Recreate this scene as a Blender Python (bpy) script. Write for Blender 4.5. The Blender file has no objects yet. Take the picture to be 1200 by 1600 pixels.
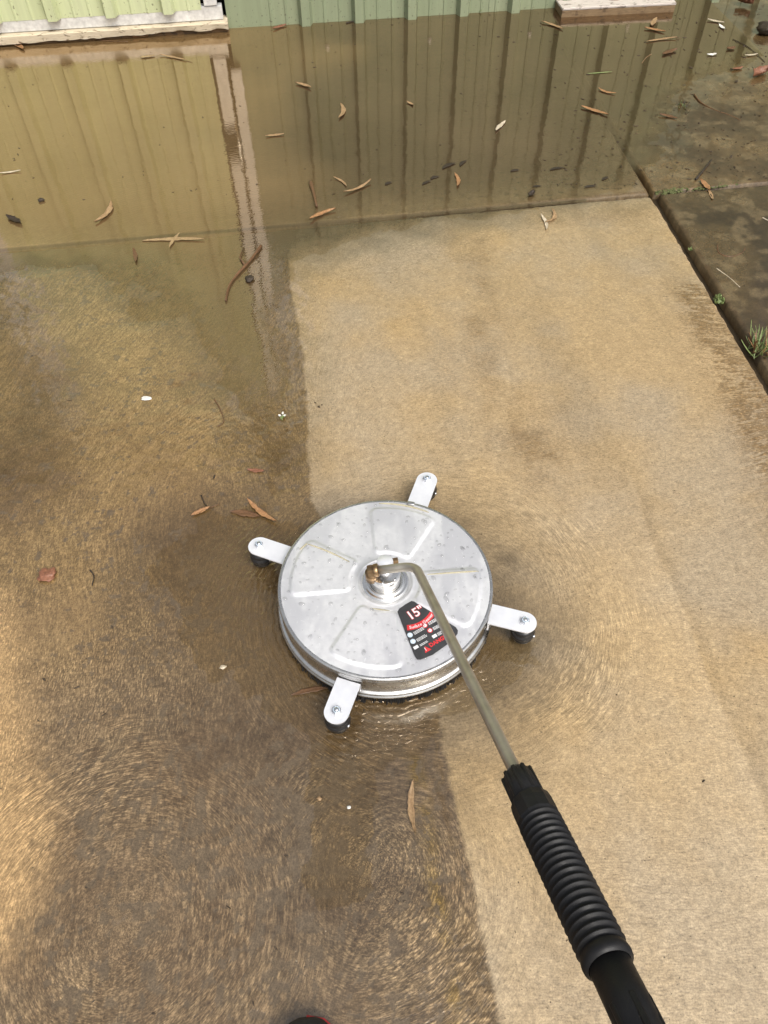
import bpy, bmesh, math, random
import numpy as np
from mathutils import Vector, Matrix
random.seed(7)
PI = math.pi
scene = bpy.context.scene
COL = scene.collection

# ------------------------------------------------------------------ camera
CAM_H, PITCH, ROLL, F = 1.21, math.radians(51), math.radians(-1.0), 1200.0
fwd = np.array([0, math.cos(PITCH), -math.sin(PITCH)])
r0 = np.array([1.0, 0, 0]); u0 = np.array([0, math.sin(PITCH), math.cos(PITCH)])
right = math.cos(ROLL) * r0 + math.sin(ROLL) * u0
up = -math.sin(ROLL) * r0 + math.cos(ROLL) * u0
cam_d = bpy.data.cameras.new('camera'); cam = bpy.data.objects.new('camera', cam_d); COL.objects.link(cam)
cam_d.sensor_fit = 'VERTICAL'; cam_d.sensor_height = 36.0; cam_d.lens = 27.0
cam_d.clip_start = 0.02; cam_d.clip_end = 2000
m = Matrix.Identity(4)
for i in range(3):
    m[i][0], m[i][1], m[i][2] = right[i], up[i], -fwd[i]
m[2][3] = CAM_H
cam.matrix_world = m
scene.camera = cam

# ------------------------------------------------------------------ sky, sun, exposure
SUN_EL, SUN_AZ = math.radians(54), math.radians(150)     # azimuth clockwise from +Y: behind and to the right
world = bpy.data.worlds.new('World'); scene.world = world; world.use_nodes = True
wn = world.node_tree.nodes; wl = world.node_tree.links; wn.clear()
sky = wn.new('ShaderNodeTexSky'); sky.sky_type = 'NISHITA'; sky.sun_disc = False
sky.sun_elevation = SUN_EL; sky.sun_rotation = SUN_AZ
sky.air_density = 1.0; sky.dust_density = 6.0; sky.ozone_density = 1.0
hs = wn.new('ShaderNodeHueSaturation'); hs.inputs['Saturation'].default_value = 0.25
bg = wn.new('ShaderNodeBackground'); bg.inputs['Strength'].default_value = 0.15
wo = wn.new('ShaderNodeOutputWorld')
wl.new(sky.outputs[0], hs.inputs['Color']); wl.new(hs.outputs[0], bg.inputs[0]); wl.new(bg.outputs[0], wo.inputs[0])
sun_d = bpy.data.lights.new('sun', 'SUN'); sun_d.energy = 1.3; sun_d.angle = math.radians(26); sun_d.color = (1, .94, .85)
sun = bpy.data.objects.new('sun', sun_d); COL.objects.link(sun)
sd = Vector((math.sin(SUN_AZ) * math.cos(SUN_EL), math.cos(SUN_AZ) * math.cos(SUN_EL), math.sin(SUN_EL)))
sun.rotation_euler = sd.to_track_quat('Z', 'Y').to_euler()
scene.view_settings.view_transform = 'Standard'
scene.view_settings.look = 'None'
scene.view_settings.exposure = 0.30
scene.view_settings.gamma = 1.0
scene.render.engine = 'CYCLES'
scene.cycles.max_bounces = 6; scene.cycles.diffuse_bounces = 2; scene.cycles.glossy_bounces = 3; scene.cycles.transmission_bounces = 4; scene.cycles.transparent_max_bounces = 6
scene.cycles.caustics_reflective = False; scene.cycles.caustics_refractive = False

# ------------------------------------------------------------------ helpers
def G(px, py, z=0.0):
    """where the sight line through a photo point meets the level z"""
    d = fwd + right * (px - 600) / F - up * (py - 800) / F
    return np.array([0, 0, CAM_H]) + d * ((z - CAM_H) / d[2])
def at_depth(px, py, dep):
    return np.array([0, 0, CAM_H]) + (fwd + right * (px - 600) / F - up * (py - 800) / F) * dep
def g2(p): return G(*p)[:2]
CLEANER = G(602, 908.6, .08)[:2]          # where the cleaner stands

def link(o, parent=None):
    COL.objects.link(o)
    if parent is not None: o.parent = parent
    return o
def smooth(me, on=True):
    me.polygons.foreach_set('use_smooth', [on] * len(me.polygons))
def obj(name, bm, mat, parent=None, sm=False, loc=None):
    me = bpy.data.meshes.new(name)
    if isinstance(bm, bmesh.types.BMesh):
        bmesh.ops.recalc_face_normals(bm, faces=bm.faces); bm.to_mesh(me); bm.free()
    else:
        me.from_pydata(bm[0], [], bm[1]); me.update()
    if mat: me.materials.append(mat)
    smooth(me, sm)
    o = link(bpy.data.objects.new(name, me), parent)
    if loc is not None: o.location = loc
    return o
def thing(name, label, cat, loc=(0, 0, 0), rotz=0, group=None):
    o = bpy.data.objects.new(name, None); COL.objects.link(o)
    o.empty_display_size = .05
    o.location = loc; o.rotation_euler = (0, 0, rotz)
    return tag(o, label, cat, group)
def tag(o, label, cat, group=None):
    o['label'] = label; o['category'] = cat
    if group: o['group'] = group
    return o
def add_box(bm, c, s, rot=None, bev=0.0):
    r = bmesh.ops.create_cube(bm, size=1.0)
    vs = r['verts']
    M = Matrix.Translation(c) @ (rot if rot is not None else Matrix.Identity(4)) @ Matrix.Diagonal((*s, 1))
    bmesh.ops.transform(bm, matrix=M, verts=vs)
    if bev > 0:
        es = list({e for v in vs for e in v.link_edges})
        bmesh.ops.bevel(bm, geom=es, offset=bev, segments=2, affect='EDGES', profile=.5)
    return bm
def lathe(bm, prof, n=48, cap=False):
    """prof: list of (r, z); spun about z"""
    rings = []
    for r, z in prof:
        if r < 1e-6: rings.append([bm.verts.new((0, 0, z))])
        else: rings.append([bm.verts.new((r * math.cos(2 * PI * k / n), r * math.sin(2 * PI * k / n), z)) for k in range(n)])
    for a, b in zip(rings, rings[1:]):
        for k in range(n):
            k2 = (k + 1) % n
            if len(a) == 1 and len(b) == 1: continue
            if len(a) == 1: bm.faces.new((a[0], b[k], b[k2]))
            elif len(b) == 1: bm.faces.new((a[k], b[0], a[k2]))
            else: bm.faces.new((a[k], b[k], b[k2], a[k2]))
    return bm
def tube(bm, pts, rad, n=16, caps=True):
    """swept tube through pts; rad a number or list"""
    pts = [Vector(p) for p in pts]; N = len(pts)
    rad = [rad] * N if not isinstance(rad, (list, tuple)) else rad
    t0 = (pts[1] - pts[0]).normalized()
    ref = Vector((0, 0, 1)) if abs(t0.z) < .9 else Vector((1, 0, 0))
    u = t0.cross(ref).normalized(); rings = []
    for i, p in enumerate(pts):
        t = (pts[min(i + 1, N - 1)] - pts[max(i - 1, 0)]).normalized()
        u = (u - t * u.dot(t)).normalized(); w = t.cross(u)
        rings.append([bm.verts.new(p + (u * math.cos(2 * PI * k / n) + w * math.sin(2 * PI * k / n)) * rad[i]) for k in range(n)])
    for a, b in zip(rings, rings[1:]):
        for k in range(n):
            bm.faces.new((a[k], a[(k + 1) % n], b[(k + 1) % n], b[k]))
    if caps:
        bm.faces.new(rings[0][::-1]); bm.faces.new(rings[-1])
    return bm
def prism(bm, outline, z0, z1):
    lo = [bm.verts.new((x, y, z0)) for x, y in outline]; hi = [bm.verts.new((x, y, z1)) for x, y in outline]
    bm.faces.new(lo[::-1]); bm.faces.new(hi)
    for k in range(len(lo)):
        k2 = (k + 1) % len(lo); bm.faces.new((lo[k], lo[k2], hi[k2], hi[k]))
    return bm
def copy_tree(o, parent=None):
    c = o.copy(); COL.objects.link(c)
    if parent is not None: c.parent = parent
    for ch in list(o.children): copy_tree(ch, c)
    return c

# numpy noise
_rng = np.random.default_rng(11)
_TAB = _rng.random((512, 512)).astype(np.float32)
def vnoise(x, y, seed=0):
    x = x + seed * 37.17; y = y + seed * 91.73
    xi = np.floor(x); yi = np.floor(y); fx = x - xi; fy = y - yi
    fx = fx * fx * (3 - 2 * fx); fy = fy * fy * (3 - 2 * fy)
    xi = xi.astype(np.int64); yi = yi.astype(np.int64)
    a = _TAB[xi & 511, yi & 511]; b = _TAB[(xi + 1) & 511, yi & 511]
    c = _TAB[xi & 511, (yi + 1) & 511]; d = _TAB[(xi + 1) & 511, (yi + 1) & 511]
    return a + (b - a) * fx + (c - a) * fy + (a - b - c + d) * fx * fy
def fbm(x, y, s, o=4, seed=0):
    t = 0; a = .5; n = 0
    for k in range(o):
        t = t + a * vnoise(x * s, y * s, seed + k); n += a; a *= .5; s *= 2.03
    return t / n
def sstep(a, b, x):
    t = np.clip((x - a) / (b - a), 0, 1); return t * t * (3 - 2 * t)
def seg_dist(X, Y, pts):
    d = np.full(X.shape, 1e9)
    for (x0, y0), (x1, y1) in zip(pts, pts[1:]):
        vx, vy = x1 - x0, y1 - y0; L = vx * vx + vy * vy + 1e-12
        t = np.clip(((X - x0) * vx + (Y - y0) * vy) / L, 0, 1)
        d = np.minimum(d, np.hypot(X - x0 - t * vx, Y - y0 - t * vy))
    return d
def poly_sd(X, Y, pts):
    """signed distance, positive inside"""
    pts = list(pts); d = seg_dist(X, Y, pts + [pts[0]]); ins = np.zeros(X.shape, bool)
    n = len(pts)
    for i in range(n):
        x0, y0 = pts[i]; x1, y1 = pts[(i + 1) % n]
        c = ((y0 > Y) != (y1 > Y)) & (X < (x1 - x0) * (Y - y0) / (y1 - y0 + 1e-12) + x0)
        ins ^= c
    return np.where(ins, d, -d)
def W(*pts): return [tuple(g2(p)) for p in pts]

# ------------------------------------------------------------------ materials
class NT:
    def __init__(s, name):
        s.m = bpy.data.materials.new(name); s.m.use_nodes = True
        s.t = s.m.node_tree; s.n = s.t.nodes; s.l = s.t.links
        s.b = s.n['Principled BSDF']; s.out = s.n['Material Output']
    def new(s, k, **kw):
        o = s.n.new(k)
        for a, v in kw.items(): setattr(o, a, v)
        return o
    def val(s, x, sock):
        if hasattr(x, 'is_output'): s.l.new(x, sock)
        else: sock.default_value = x
    def noise(s, scale, detail=4, rough=.55, vec=None, dist=0):
        o = s.new('ShaderNodeTexNoise'); o.inputs['Scale'].default_value = scale
        o.inputs['Detail'].default_value = detail; o.inputs['Roughness'].default_value = rough
        o.inputs['Distortion'].default_value = dist
        s.l.new(vec if vec is not None else s.coord(), o.inputs['Vector']); return o.outputs['Fac']
    def coord(s, kind='Object'):
        if not hasattr(s, 'tc'): s.tc = s.new('ShaderNodeTexCoord')
        return s.tc.outputs[kind]
    def scaled(s, v, sc):
        o = s.new('ShaderNodeMapping'); o.inputs['Scale'].default_value = sc; s.l.new(v, o.inputs['Vector']); return o.outputs[0]
    def ramp(s, x, stops):
        o = s.new('ShaderNodeValToRGB'); e = o.color_ramp.elements
        while len(e) < len(stops): e.new(.5)
        for el, (p, c) in zip(e, stops):
            el.position = p; el.color = (*c, 1) if not isinstance(c, (int, float)) else (c, c, c, 1)
        s.l.new(x, o.inputs[0]); return o.outputs[0]
    def math(s, op, a, b=0.0, clamp=False):
        o = s.new('ShaderNodeMath', operation=op, use_clamp=clamp); s.val(a, o.inputs[0]); s.val(b, o.inputs[1]); return o.outputs[0]
    def mix(s, f, a, b, mode='MIX'):
        o = s.new('ShaderNodeMix', data_type='RGBA', blend_type=mode)
        for x, i in ((f, 0), (a, 6), (b, 7)):
            if isinstance(x, tuple) and len(x) == 3: x = (*x, 1)
            s.val(x, o.inputs[i])
        return o.outputs[2]
    def attr(s, name, kind='Fac'):
        o = s.new('ShaderNodeAttribute', attribute_name=name); return o.outputs[kind]
    def bump(s, h, strength, dist, prev=None):
        o = s.new('ShaderNodeBump'); o.inputs['Strength'].default_value = strength; o.inputs['Distance'].default_value = dist
        s.l.new(h, o.inputs['Height'])
        if prev is not None: s.l.new(prev, o.inputs['Normal'])
        return o.outputs[0]
    def set(s, **kw):
        for k, v in kw.items():
            k = {'base': 'Base Color', 'rough': 'Roughness', 'metal': 'Metallic', 'normal': 'Normal', 'ior': 'IOR', 'spec': 'Specular IOR Level',
                 'coat': 'Coat Weight', 'coatr': 'Coat Roughness', 'trans': 'Transmission Weight', 'sheen': 'Sheen Weight'}[k]
            if isinstance(v, tuple) and len(v) == 3: v = (*v, 1)
            s.val(v, s.b.inputs[k])
        return s
def simple(name, c1, c2, scale, rough=.5, metal=0.0, bump=0.0, bscale=None, r2=None):
    t = NT(name); n = t.noise(scale, 5)
    t.set(base=t.ramp(n, [(.3, c1), (.7, c2)]), metal=metal)
    if r2 is not None: t.set(rough=t.ramp(n, [(.3, rough), (.7, r2)]))
    else: t.set(rough=rough)
    if bump: t.set(normal=t.bump(t.noise(bscale or scale * 3, 4), 1.0, bump))
    return t.m

def concrete_mat():
    t = NT('wet_concrete')
    alb = t.attr('albedo', 'Color'); st = t.attr('streak'); wet = t.attr('wet')
    grain = t.noise(430, 2, .75); g2_ = t.noise(150, 3, .65); fl = t.noise(60, 4, .65)
    c = t.mix(1.0, alb, t.ramp(grain, [(.26, .64), (.5, 1.0), (.74, 1.30)]), 'MULTIPLY')
    c = t.mix(1.0, c, t.ramp(g2_, [(.3, .80), (.7, 1.16)]), 'MULTIPLY')
    c = t.mix(1.0, c, t.ramp(fl, [(.3, (.90, .87, .84)), (.7, (1.07, 1.06, 1.05))]), 'MULTIPLY')
    speck = t.ramp(t.noise(210, 2, .5), [(.0, 0.0), (.70, 0.0), (.74, .75)])
    c = t.mix(speck, c, (.05, .038, .022))
    pale = t.ramp(t.noise(190, 2, .5, t.scaled(t.coord(), (1, 1, 1.3))), [(.0, 0.0), (.76, 0.0), (.80, .5)])
    c = t.mix(pale, c, (.55, .45, .30))
    # hair-fine brush lines: arcs round the last few passes of the rotary bar, straight broom lines elsewhere
    co = t.coord(); sep = t.new('ShaderNodeSeparateXYZ'); t.l.new(co, sep.inputs[0])
    wrp = t.noise(6, 1, .5)
    def arc_noise(c, seed, s1=540., s2=16.):
        dx = t.math('SUBTRACT', sep.outputs[0], float(c[0])); dy = t.math('SUBTRACT', sep.outputs[1], float(c[1]))
        r = t.math('SQRT', t.math('ADD', t.math('MULTIPLY', dx, dx), t.math('MULTIPLY', dy, dy)))
        r = t.math('ADD', r, t.math('MULTIPLY', wrp, .03))
        cb = t.new('ShaderNodeCombineXYZ'); s_ = t.math('MULTIPLY', r, s1); t.l.new(s_, cb.inputs[0]); t.l.new(t.math('MULTIPLY', t.math('ARCTAN2', dx, dy), s2), cb.inputs[1]); cb.inputs[2].default_value = seed
        return t.noise(1.0, 1, .6, cb.outputs[0])
    f = t.noise(1.0, 1, .6, t.scaled(co, (110, 420, 1)))
    f = t.mix(t.attr('w_left'), f, t.noise(1.0, 1, .6, t.scaled(co, (420, 110, 1))))
    for nm, ctr, sd_ in (('w_a', g2((575, 1370)), 1.5), ('w_b', g2((190, 1440)), 7.5), ('w_c', g2((680, 945)), 13.5)):
        f = t.mix(t.attr(nm), f, arc_noise(ctr, sd_))
    dty = t.attr('dirty')
    lo_ = t.ramp(f, [(.30, .82), (.5, 1.0), (.70, 1.16)]); hi_ = t.ramp(f, [(.30, .54), (.46, .76), (.56, 1.10), (.68, 1.9)])
    c = t.mix(1.0, c, t.mix(dty, lo_, hi_), 'MULTIPLY')
    drown = t.math('SUBTRACT', 1.0, t.math('MULTIPLY', wet, .72))                 # a water film levels the relief
    hh = t.math('ADD', t.math('MULTIPLY', f, t.math('ADD', t.math('MULTIPLY', dty, .7), .3)), t.math('MULTIPLY', st, .45))
    nb = t.bump(t.math('MULTIPLY', hh, drown), 1.0, .0009)
    rough = t.ramp(wet, [(0.0, .60), (.5, .36), (1.0, .14)])
    t.set(base=c, rough=rough, normal=nb, spec=.5, coat=t.ramp(wet, [(0.0, 0.0), (.35, 0.0), (1.0, .85)]), coatr=.10)
    return t.m
M = {}
M['concrete'] = concrete_mat()

def water_mat():
    t = NT('silty_water')
    n = t.n
    alpha = t.attr('murk'); rip = t.attr('ripple')
    w1 = t.noise(11, 2, .4); w2 = t.noise(55, 2, .5, t.scaled(t.coord(), (1, .6, 1)), .6)
    sh = t.new('ShaderNodeVectorMath', operation='SUBTRACT'); t.l.new(t.coord(), sh.inputs[0]); sh.inputs[1].default_value = (CLEANER[0], CLEANER[1], 0)
    wv = t.new('ShaderNodeTexWave', wave_type='RINGS', rings_direction='Z'); wv.inputs['Scale'].default_value = 26; wv.inputs['Distortion'].default_value = 5; wv.inputs['Detail'].default_value = 2
    wv.inputs['Detail Scale'].default_value = 1.6; t.l.new(sh.outputs[0], wv.inputs['Vector'])
    hgt = t.math('ADD', t.math('MULTIPLY', wv.outputs['Fac'], .6), t.math('MULTIPLY', w2, .6))
    nb = t.bump(w1, .35, .0016)
    o = t.new('ShaderNodeBump'); o.inputs['Distance'].default_value = .0032
    t.l.new(t.math('MULTIPLY', hgt, rip), o.inputs['Height']); t.l.new(nb, o.inputs['Normal']); o.inputs['Strength'].default_value = 1.0
    nb = o.outputs[0]
    tr = t.new('ShaderNodeBsdfTransparent'); tr.inputs[0].default_value = (.95, .93, .88, 1)
    df = t.new('ShaderNodeBsdfDiffuse')
    mud = t.attr('mud')
    nn = t.noise(2.2, 5, .6)
    t.l.new(t.mix(mud, t.ramp(nn, [(.35, (.165, .102, .044)), (.65, (.215, .138, .062))]), t.ramp(nn, [(.35, (.045, .028, .016)), (.65, (.080, .052, .030))])), df.inputs[0])
    m1 = t.new('ShaderNodeMixShader'); t.l.new(alpha, m1.inputs[0]); t.l.new(tr.outputs[0], m1.inputs[1]); t.l.new(df.outputs[0], m1.inputs[2])
    gl = t.new('ShaderNodeBsdfGlossy'); gl.inputs['Roughness'].default_value = .03; gl.inputs['Color'].default_value = (1, .83, .63, 1); t.l.new(nb, gl.inputs['Normal'])
    lw = t.new('ShaderNodeLayerWeight'); lw.inputs['Blend'].default_value = .5; t.l.new(nb, lw.inputs['Normal'])
    fr = t.math('ADD', t.math('MULTIPLY', t.math('POWER', lw.outputs['Facing'], 2.7), .93), .045)     # mirror share rises towards grazing sight lines
    fr = t.math('MULTIPLY', fr, t.attr('film'))                                                         # the thinnest film clings to the rough bed
    m2 = t.new('ShaderNodeMixShader'); t.l.new(fr, m2.inputs[0]); t.l.new(m1.outputs[0], m2.inputs[1]); t.l.new(gl.outputs[0], m2.inputs[2])
    t.l.new(m2.outputs[0], t.out.inputs[0]); n.remove(t.b)
    return t.m
M['water'] = water_mat()

def sheet_mat(name, c1, c2):
    t = NT(name)
    n = t.noise(3.0, 5, .6, t.scaled(t.coord(), (1, 1, .35)))
    c = t.ramp(n, [(.3, c1), (.7, c2)])
    # splashed mud specks low on the sheet and faint run-down streaks
    sp = t.noise(95, 3, .55)
    sep = t.new('ShaderNodeSeparateXYZ'); t.l.new(t.coord(), sep.inputs[0])
    hgt = t.ramp(sep.outputs[2], [(0.0, .16), (.45, .0)])
    k = t.ramp(t.math('ADD', sp, hgt), [(0.0, 0.0), (.775, 0.0), (.84, .85)])
    c = t.mix(k, c, (.10, .085, .055))
    run = t.noise(38, 3, .6, t.scaled(t.coord(), (1, 1, .04)))
    c = t.mix(1.0, c, t.ramp(run, [(.3, .90), (.65, 1.04)]), 'MULTIPLY')
    t.set(base=c, rough=.38, spec=.5)
    return t.m
M['door_sheet'] = sheet_mat('pale_green_steel', (.52, .56, .32), (.58, .62, .38))
M['wall_sheet'] = sheet_mat('sage_green_steel', (.235, .275, .17), (.29, .325, .205))
M['galv'] = simple('galvanised_steel', (.56, .56, .55), (.80, .80, .78), 55, .42, .35, r2=.55)
M['gutter'] = simple('cream_gutter_paint', (.5, .52, .42), (.56, .58, .47), 8, .4)
M['soil'] = simple('wet_soil', (.035, .024, .012), (.075, .052, .028), 14, .55, bump=.004, bscale=60)
M['black'] = simple('black_rubber', (.010, .010, .011), (.020, .020, .021), 90, .42, bump=.0002, bscale=500, r2=.6)
M['wheel'] = simple('black_wheel_rubber', (.012, .012, .013), (.022, .022, .023), 60, .28, r2=.4)
def plastic_mat():
    t = NT('scuffed_black_plastic')
    c = t.ramp(t.noise(40, 4), [(.3, (.005, .005, .006)), (.7, (.010, .010, .011))])
    k = t.ramp(t.noise(260, 3, .6, t.scaled(t.coord(), (1, 1, .5))), [(0.0, 0.0), (.68, 0.0), (.74, .5)]); c = t.mix(k, c, (.07, .062, .05))
    d = t.ramp(t.noise(22, 4, .6), [(0.0, 0.0), (.5, 0.0), (.7, .35)]); c = t.mix(d, c, (.03, .026, .02))
    t.set(base=c, rough=t.ramp(t.noise(60, 4), [(.3, .36), (.7, .62)]), spec=.32, normal=t.bump(t.noise(600, 3), .6, .0002)); return t.m
M['plastic'] = plastic_mat()
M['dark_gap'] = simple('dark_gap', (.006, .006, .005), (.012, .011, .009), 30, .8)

def steel_mat():
    t = NT('wet_brushed_steel')
    v = t.coord()
    patch = t.noise(9, 3, .55, t.scaled(v, (1.6, .6, 1)), .6)
    wet = t.ramp(patch, [(.0, 0.0), (.47, 0.0), (.60, 1.0)])
    fine = t.noise(120, 4, .6)
    c = t.mix(wet, t.ramp(fine, [(.3, (.76, .76, .775)), (.7, (.83, .83, .84))]), (.69, .69, .715))
    marks = t.ramp(t.noise(120, 3, .6, t.scaled(v, (1, 2.2, 1)), .8), [(0.0, 0.0), (.66, 0.0), (.72, .25)])
    c = t.mix(marks, c, (.42, .42, .44))
    glint = t.ramp(t.noise(95, 2, .6, t.scaled(v, (2, 1, 1)), .8), [(0.0, 0.0), (.66, 0.0), (.72, .5)])
    c = t.mix(glint, c, (.95, .95, .96))
    t.set(base=c, metal=.68, rough=t.math('ADD', t.math('MULTIPLY', wet, -.05), t.ramp(fine, [(.3, .46), (.7, .60)])))
    nb = t.bump(wet, .35, .0003); nb = t.bump(t.noise(420, 3), .25, .0003, nb)
    t.set(normal=nb); return t.m
M['steel'] = steel_mat()
M['rim'] = simple('polished_steel', (.55, .54, .52), (.68, .67, .65), 60, .22, 1.0, r2=.32)
M['zinc'] = simple('white_zinc_plate', (.83, .84, .88), (.90, .91, .94), 60, .33, .45, r2=.42)
M['nut'] = simple('bright_nut', (.62, .63, .66), (.75, .76, .78), 200, .2, 1.0)
M['brass'] = simple('tarnished_brass', (.26, .16, .085), (.40, .28, .16), 150, .3, 1.0, r2=.38)
M['chrome'] = simple('machined_alloy', (.78, .77, .75), (.88, .87, .85), 90, .16, 1.0, r2=.24)
M['tube'] = simple('dull_lance_steel', (.40, .365, .30), (.52, .48, .41), 45, .34, .8, r2=.46)
M['sticker'] = simple('black_sticker', (.035, .035, .037), (.05, .05, .052), 90, .45)
M['print_red'] = simple('red_print', (.62, .03, .035), (.70, .045, .05), 90, .45)
M['print_white'] = simple('white_print', (.78, .78, .78), (.85, .85, .85), 90, .45)
M['print_blue'] = simple('pale_blue_print', (.55, .66, .78), (.62, .72, .82), 90, .45)
M['sealant'] = simple('dried_yellow_silt', (.36, .32, .22), (.50, .46, .32), 220, .7)
def wood_mat(name, a, b, dark, amount):
    t = NT(name); v = t.scaled(t.coord(), (3, 22, 22))
    g = t.noise(9, 6, .65, v, .4)
    c = t.ramp(g, [(.3, a), (.7, b)])
    k = t.ramp(t.noise(26, 5, .65, t.scaled(t.coord(), (1, 2, 2)), .5), [(.0, 0.0), (amount, 0.0), (amount + .1, .9)])
    c = t.mix(k, c, dark)
    t.set(base=c, rough=.7, normal=t.bump(g, 1.0, .002)); return t.m
M['sill'] = wood_mat('rotting_pine', (.56, .46, .31), (.70, .61, .46), (.10, .05, .02), .56)
M['sill_dark'] = wood_mat('soaked_rotting_pine', (.10, .055, .022), (.24, .14, .06), (.05, .028, .012), .5)
M['plank'] = wood_mat('weathered_pale_paint', (.50, .43, .38), (.68, .62, .56), (.12, .085, .06), .55)
M['plank_side'] = wood_mat('wet_plank_edge', (.16, .10, .05), (.28, .19, .10), (.08, .05, .025), .55)

# ================================================================== GROUND: four concrete slabs, joints, soil, water
TR = g2((1016, 304))
a_j, a_e = math.radians(7.2), math.radians(94.2)
DJ = np.array([-math.cos(a_j), -math.sin(a_j)])          # leftwards along the back joint
DE = np.array([-math.cos(a_e), -math.sin(a_e)])          # towards the camera along the right edge

POOL_A = W((-900, 470), (-100, 440), (100, 430), (230, 470), (330, 560), (385, 680), (425, 770), (452, 700), (458, 600), (440, 500), (446, 440),
           (474, 402), (540, 374), (640, 350), (800, 330), (905, 311), (990, 300), (1030, 250), (1040, 170), (1100, 120), (1300, 70), (1700, 20), (1700, -60), (-1500, -60))
POOL_B = W((250, 900), (320, 815), (430, 800), (500, 830), (600, 880), (720, 960), (790, 985), (830, 985), (815, 1040), (760, 1085), (690, 1130), (655, 1190), (570, 1205),
           (550, 1260), (545, 1330), (530, 1400), (505, 1415), (475, 1375), (480, 1280), (470, 1200), (420, 1120), (330, 1060), (270, 990))
def wdepth(X, Y):
    """depth of the bed below the water level (negative: stands above it)"""
    nz = fbm(X, Y, 9, 4, 3) - .5
    lo = fbm(X, Y, 3.5, 3, 13) - .5
    soft = sstep(-.30, -.62, X) * sstep(2.2, 1.7, Y)
    a = poly_sd(X, Y, POOL_A) + nz * (.10 + .14 * soft) + lo * .25 * soft
    b = poly_sd(X, Y, POOL_B) + nz * .13 + lo * .05
    da = np.clip(np.where(a > 0, a * (.024 - .014 * soft), a * .03), -.004, .0085); db = np.clip(np.where(b > 0, b * .022, b * .026), -.004, .0022)
    return np.maximum(da, db) + (fbm(X, Y, 35, 3, 9) - .5) * .0012

# swirl marks of the rotary brush: centre (photo point), radius and spread of each pass
SW = [((575, 1370), .17, .15), ((190, 1440), .22, .12), ((690, 950), .25, .12), ((1020, 1250), .30, .14), ((330, 800), .24, .12)]
SWc = [(g2(c), r, s) for c, r, s in SW]
def direction(X, Y):
    ba = sstep(-.25, .05, X - .12) * -1.35 + 1.45 + (vnoise(X * 1.6, Y * 1.6, 17) - .5) * .8     # broom finish: across the slab at right, lengthways at left
    cx = np.cos(2 * ba) * .8; sx = np.sin(2 * ba) * .8
    for (c, r, s) in SWc:
        dx = X - c[0]; dy = Y - c[1]; rr = np.hypot(dx, dy) + 1e-6
        w = np.exp(-((rr - r) / s) ** 2) * (rr / (rr + .03))
        ca = -dy / rr; sa = dx / rr
        cx = cx + w * (ca * ca - sa * sa); sx = sx + w * 2 * ca * sa
    a = .5 * np.arctan2(sx, cx)
    return np.cos(a), np.sin(a)
def lic(X, Y, seed, step=.0018, n=5, cell=.0023):
    """noise smeared along the brush direction: curved streaks"""
    acc = vnoise(X / cell, Y / cell, seed); k = 1
    for sgn in (1, -1):
        x = X.copy(); y = Y.copy(); dx, dy = direction(x, y); dx *= sgn; dy *= sgn
        for i in range(n):
            x = x + dx * step; y = y + dy * step
            if i % 3 == 2:
                ex, ey = direction(x, y); f = np.sign(ex * dx + ey * dy); f[f == 0] = 1; dx, dy = ex * f, ey * f
            acc = acc + vnoise(x / cell, y / cell, seed); k += 1
    return acc / k

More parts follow.
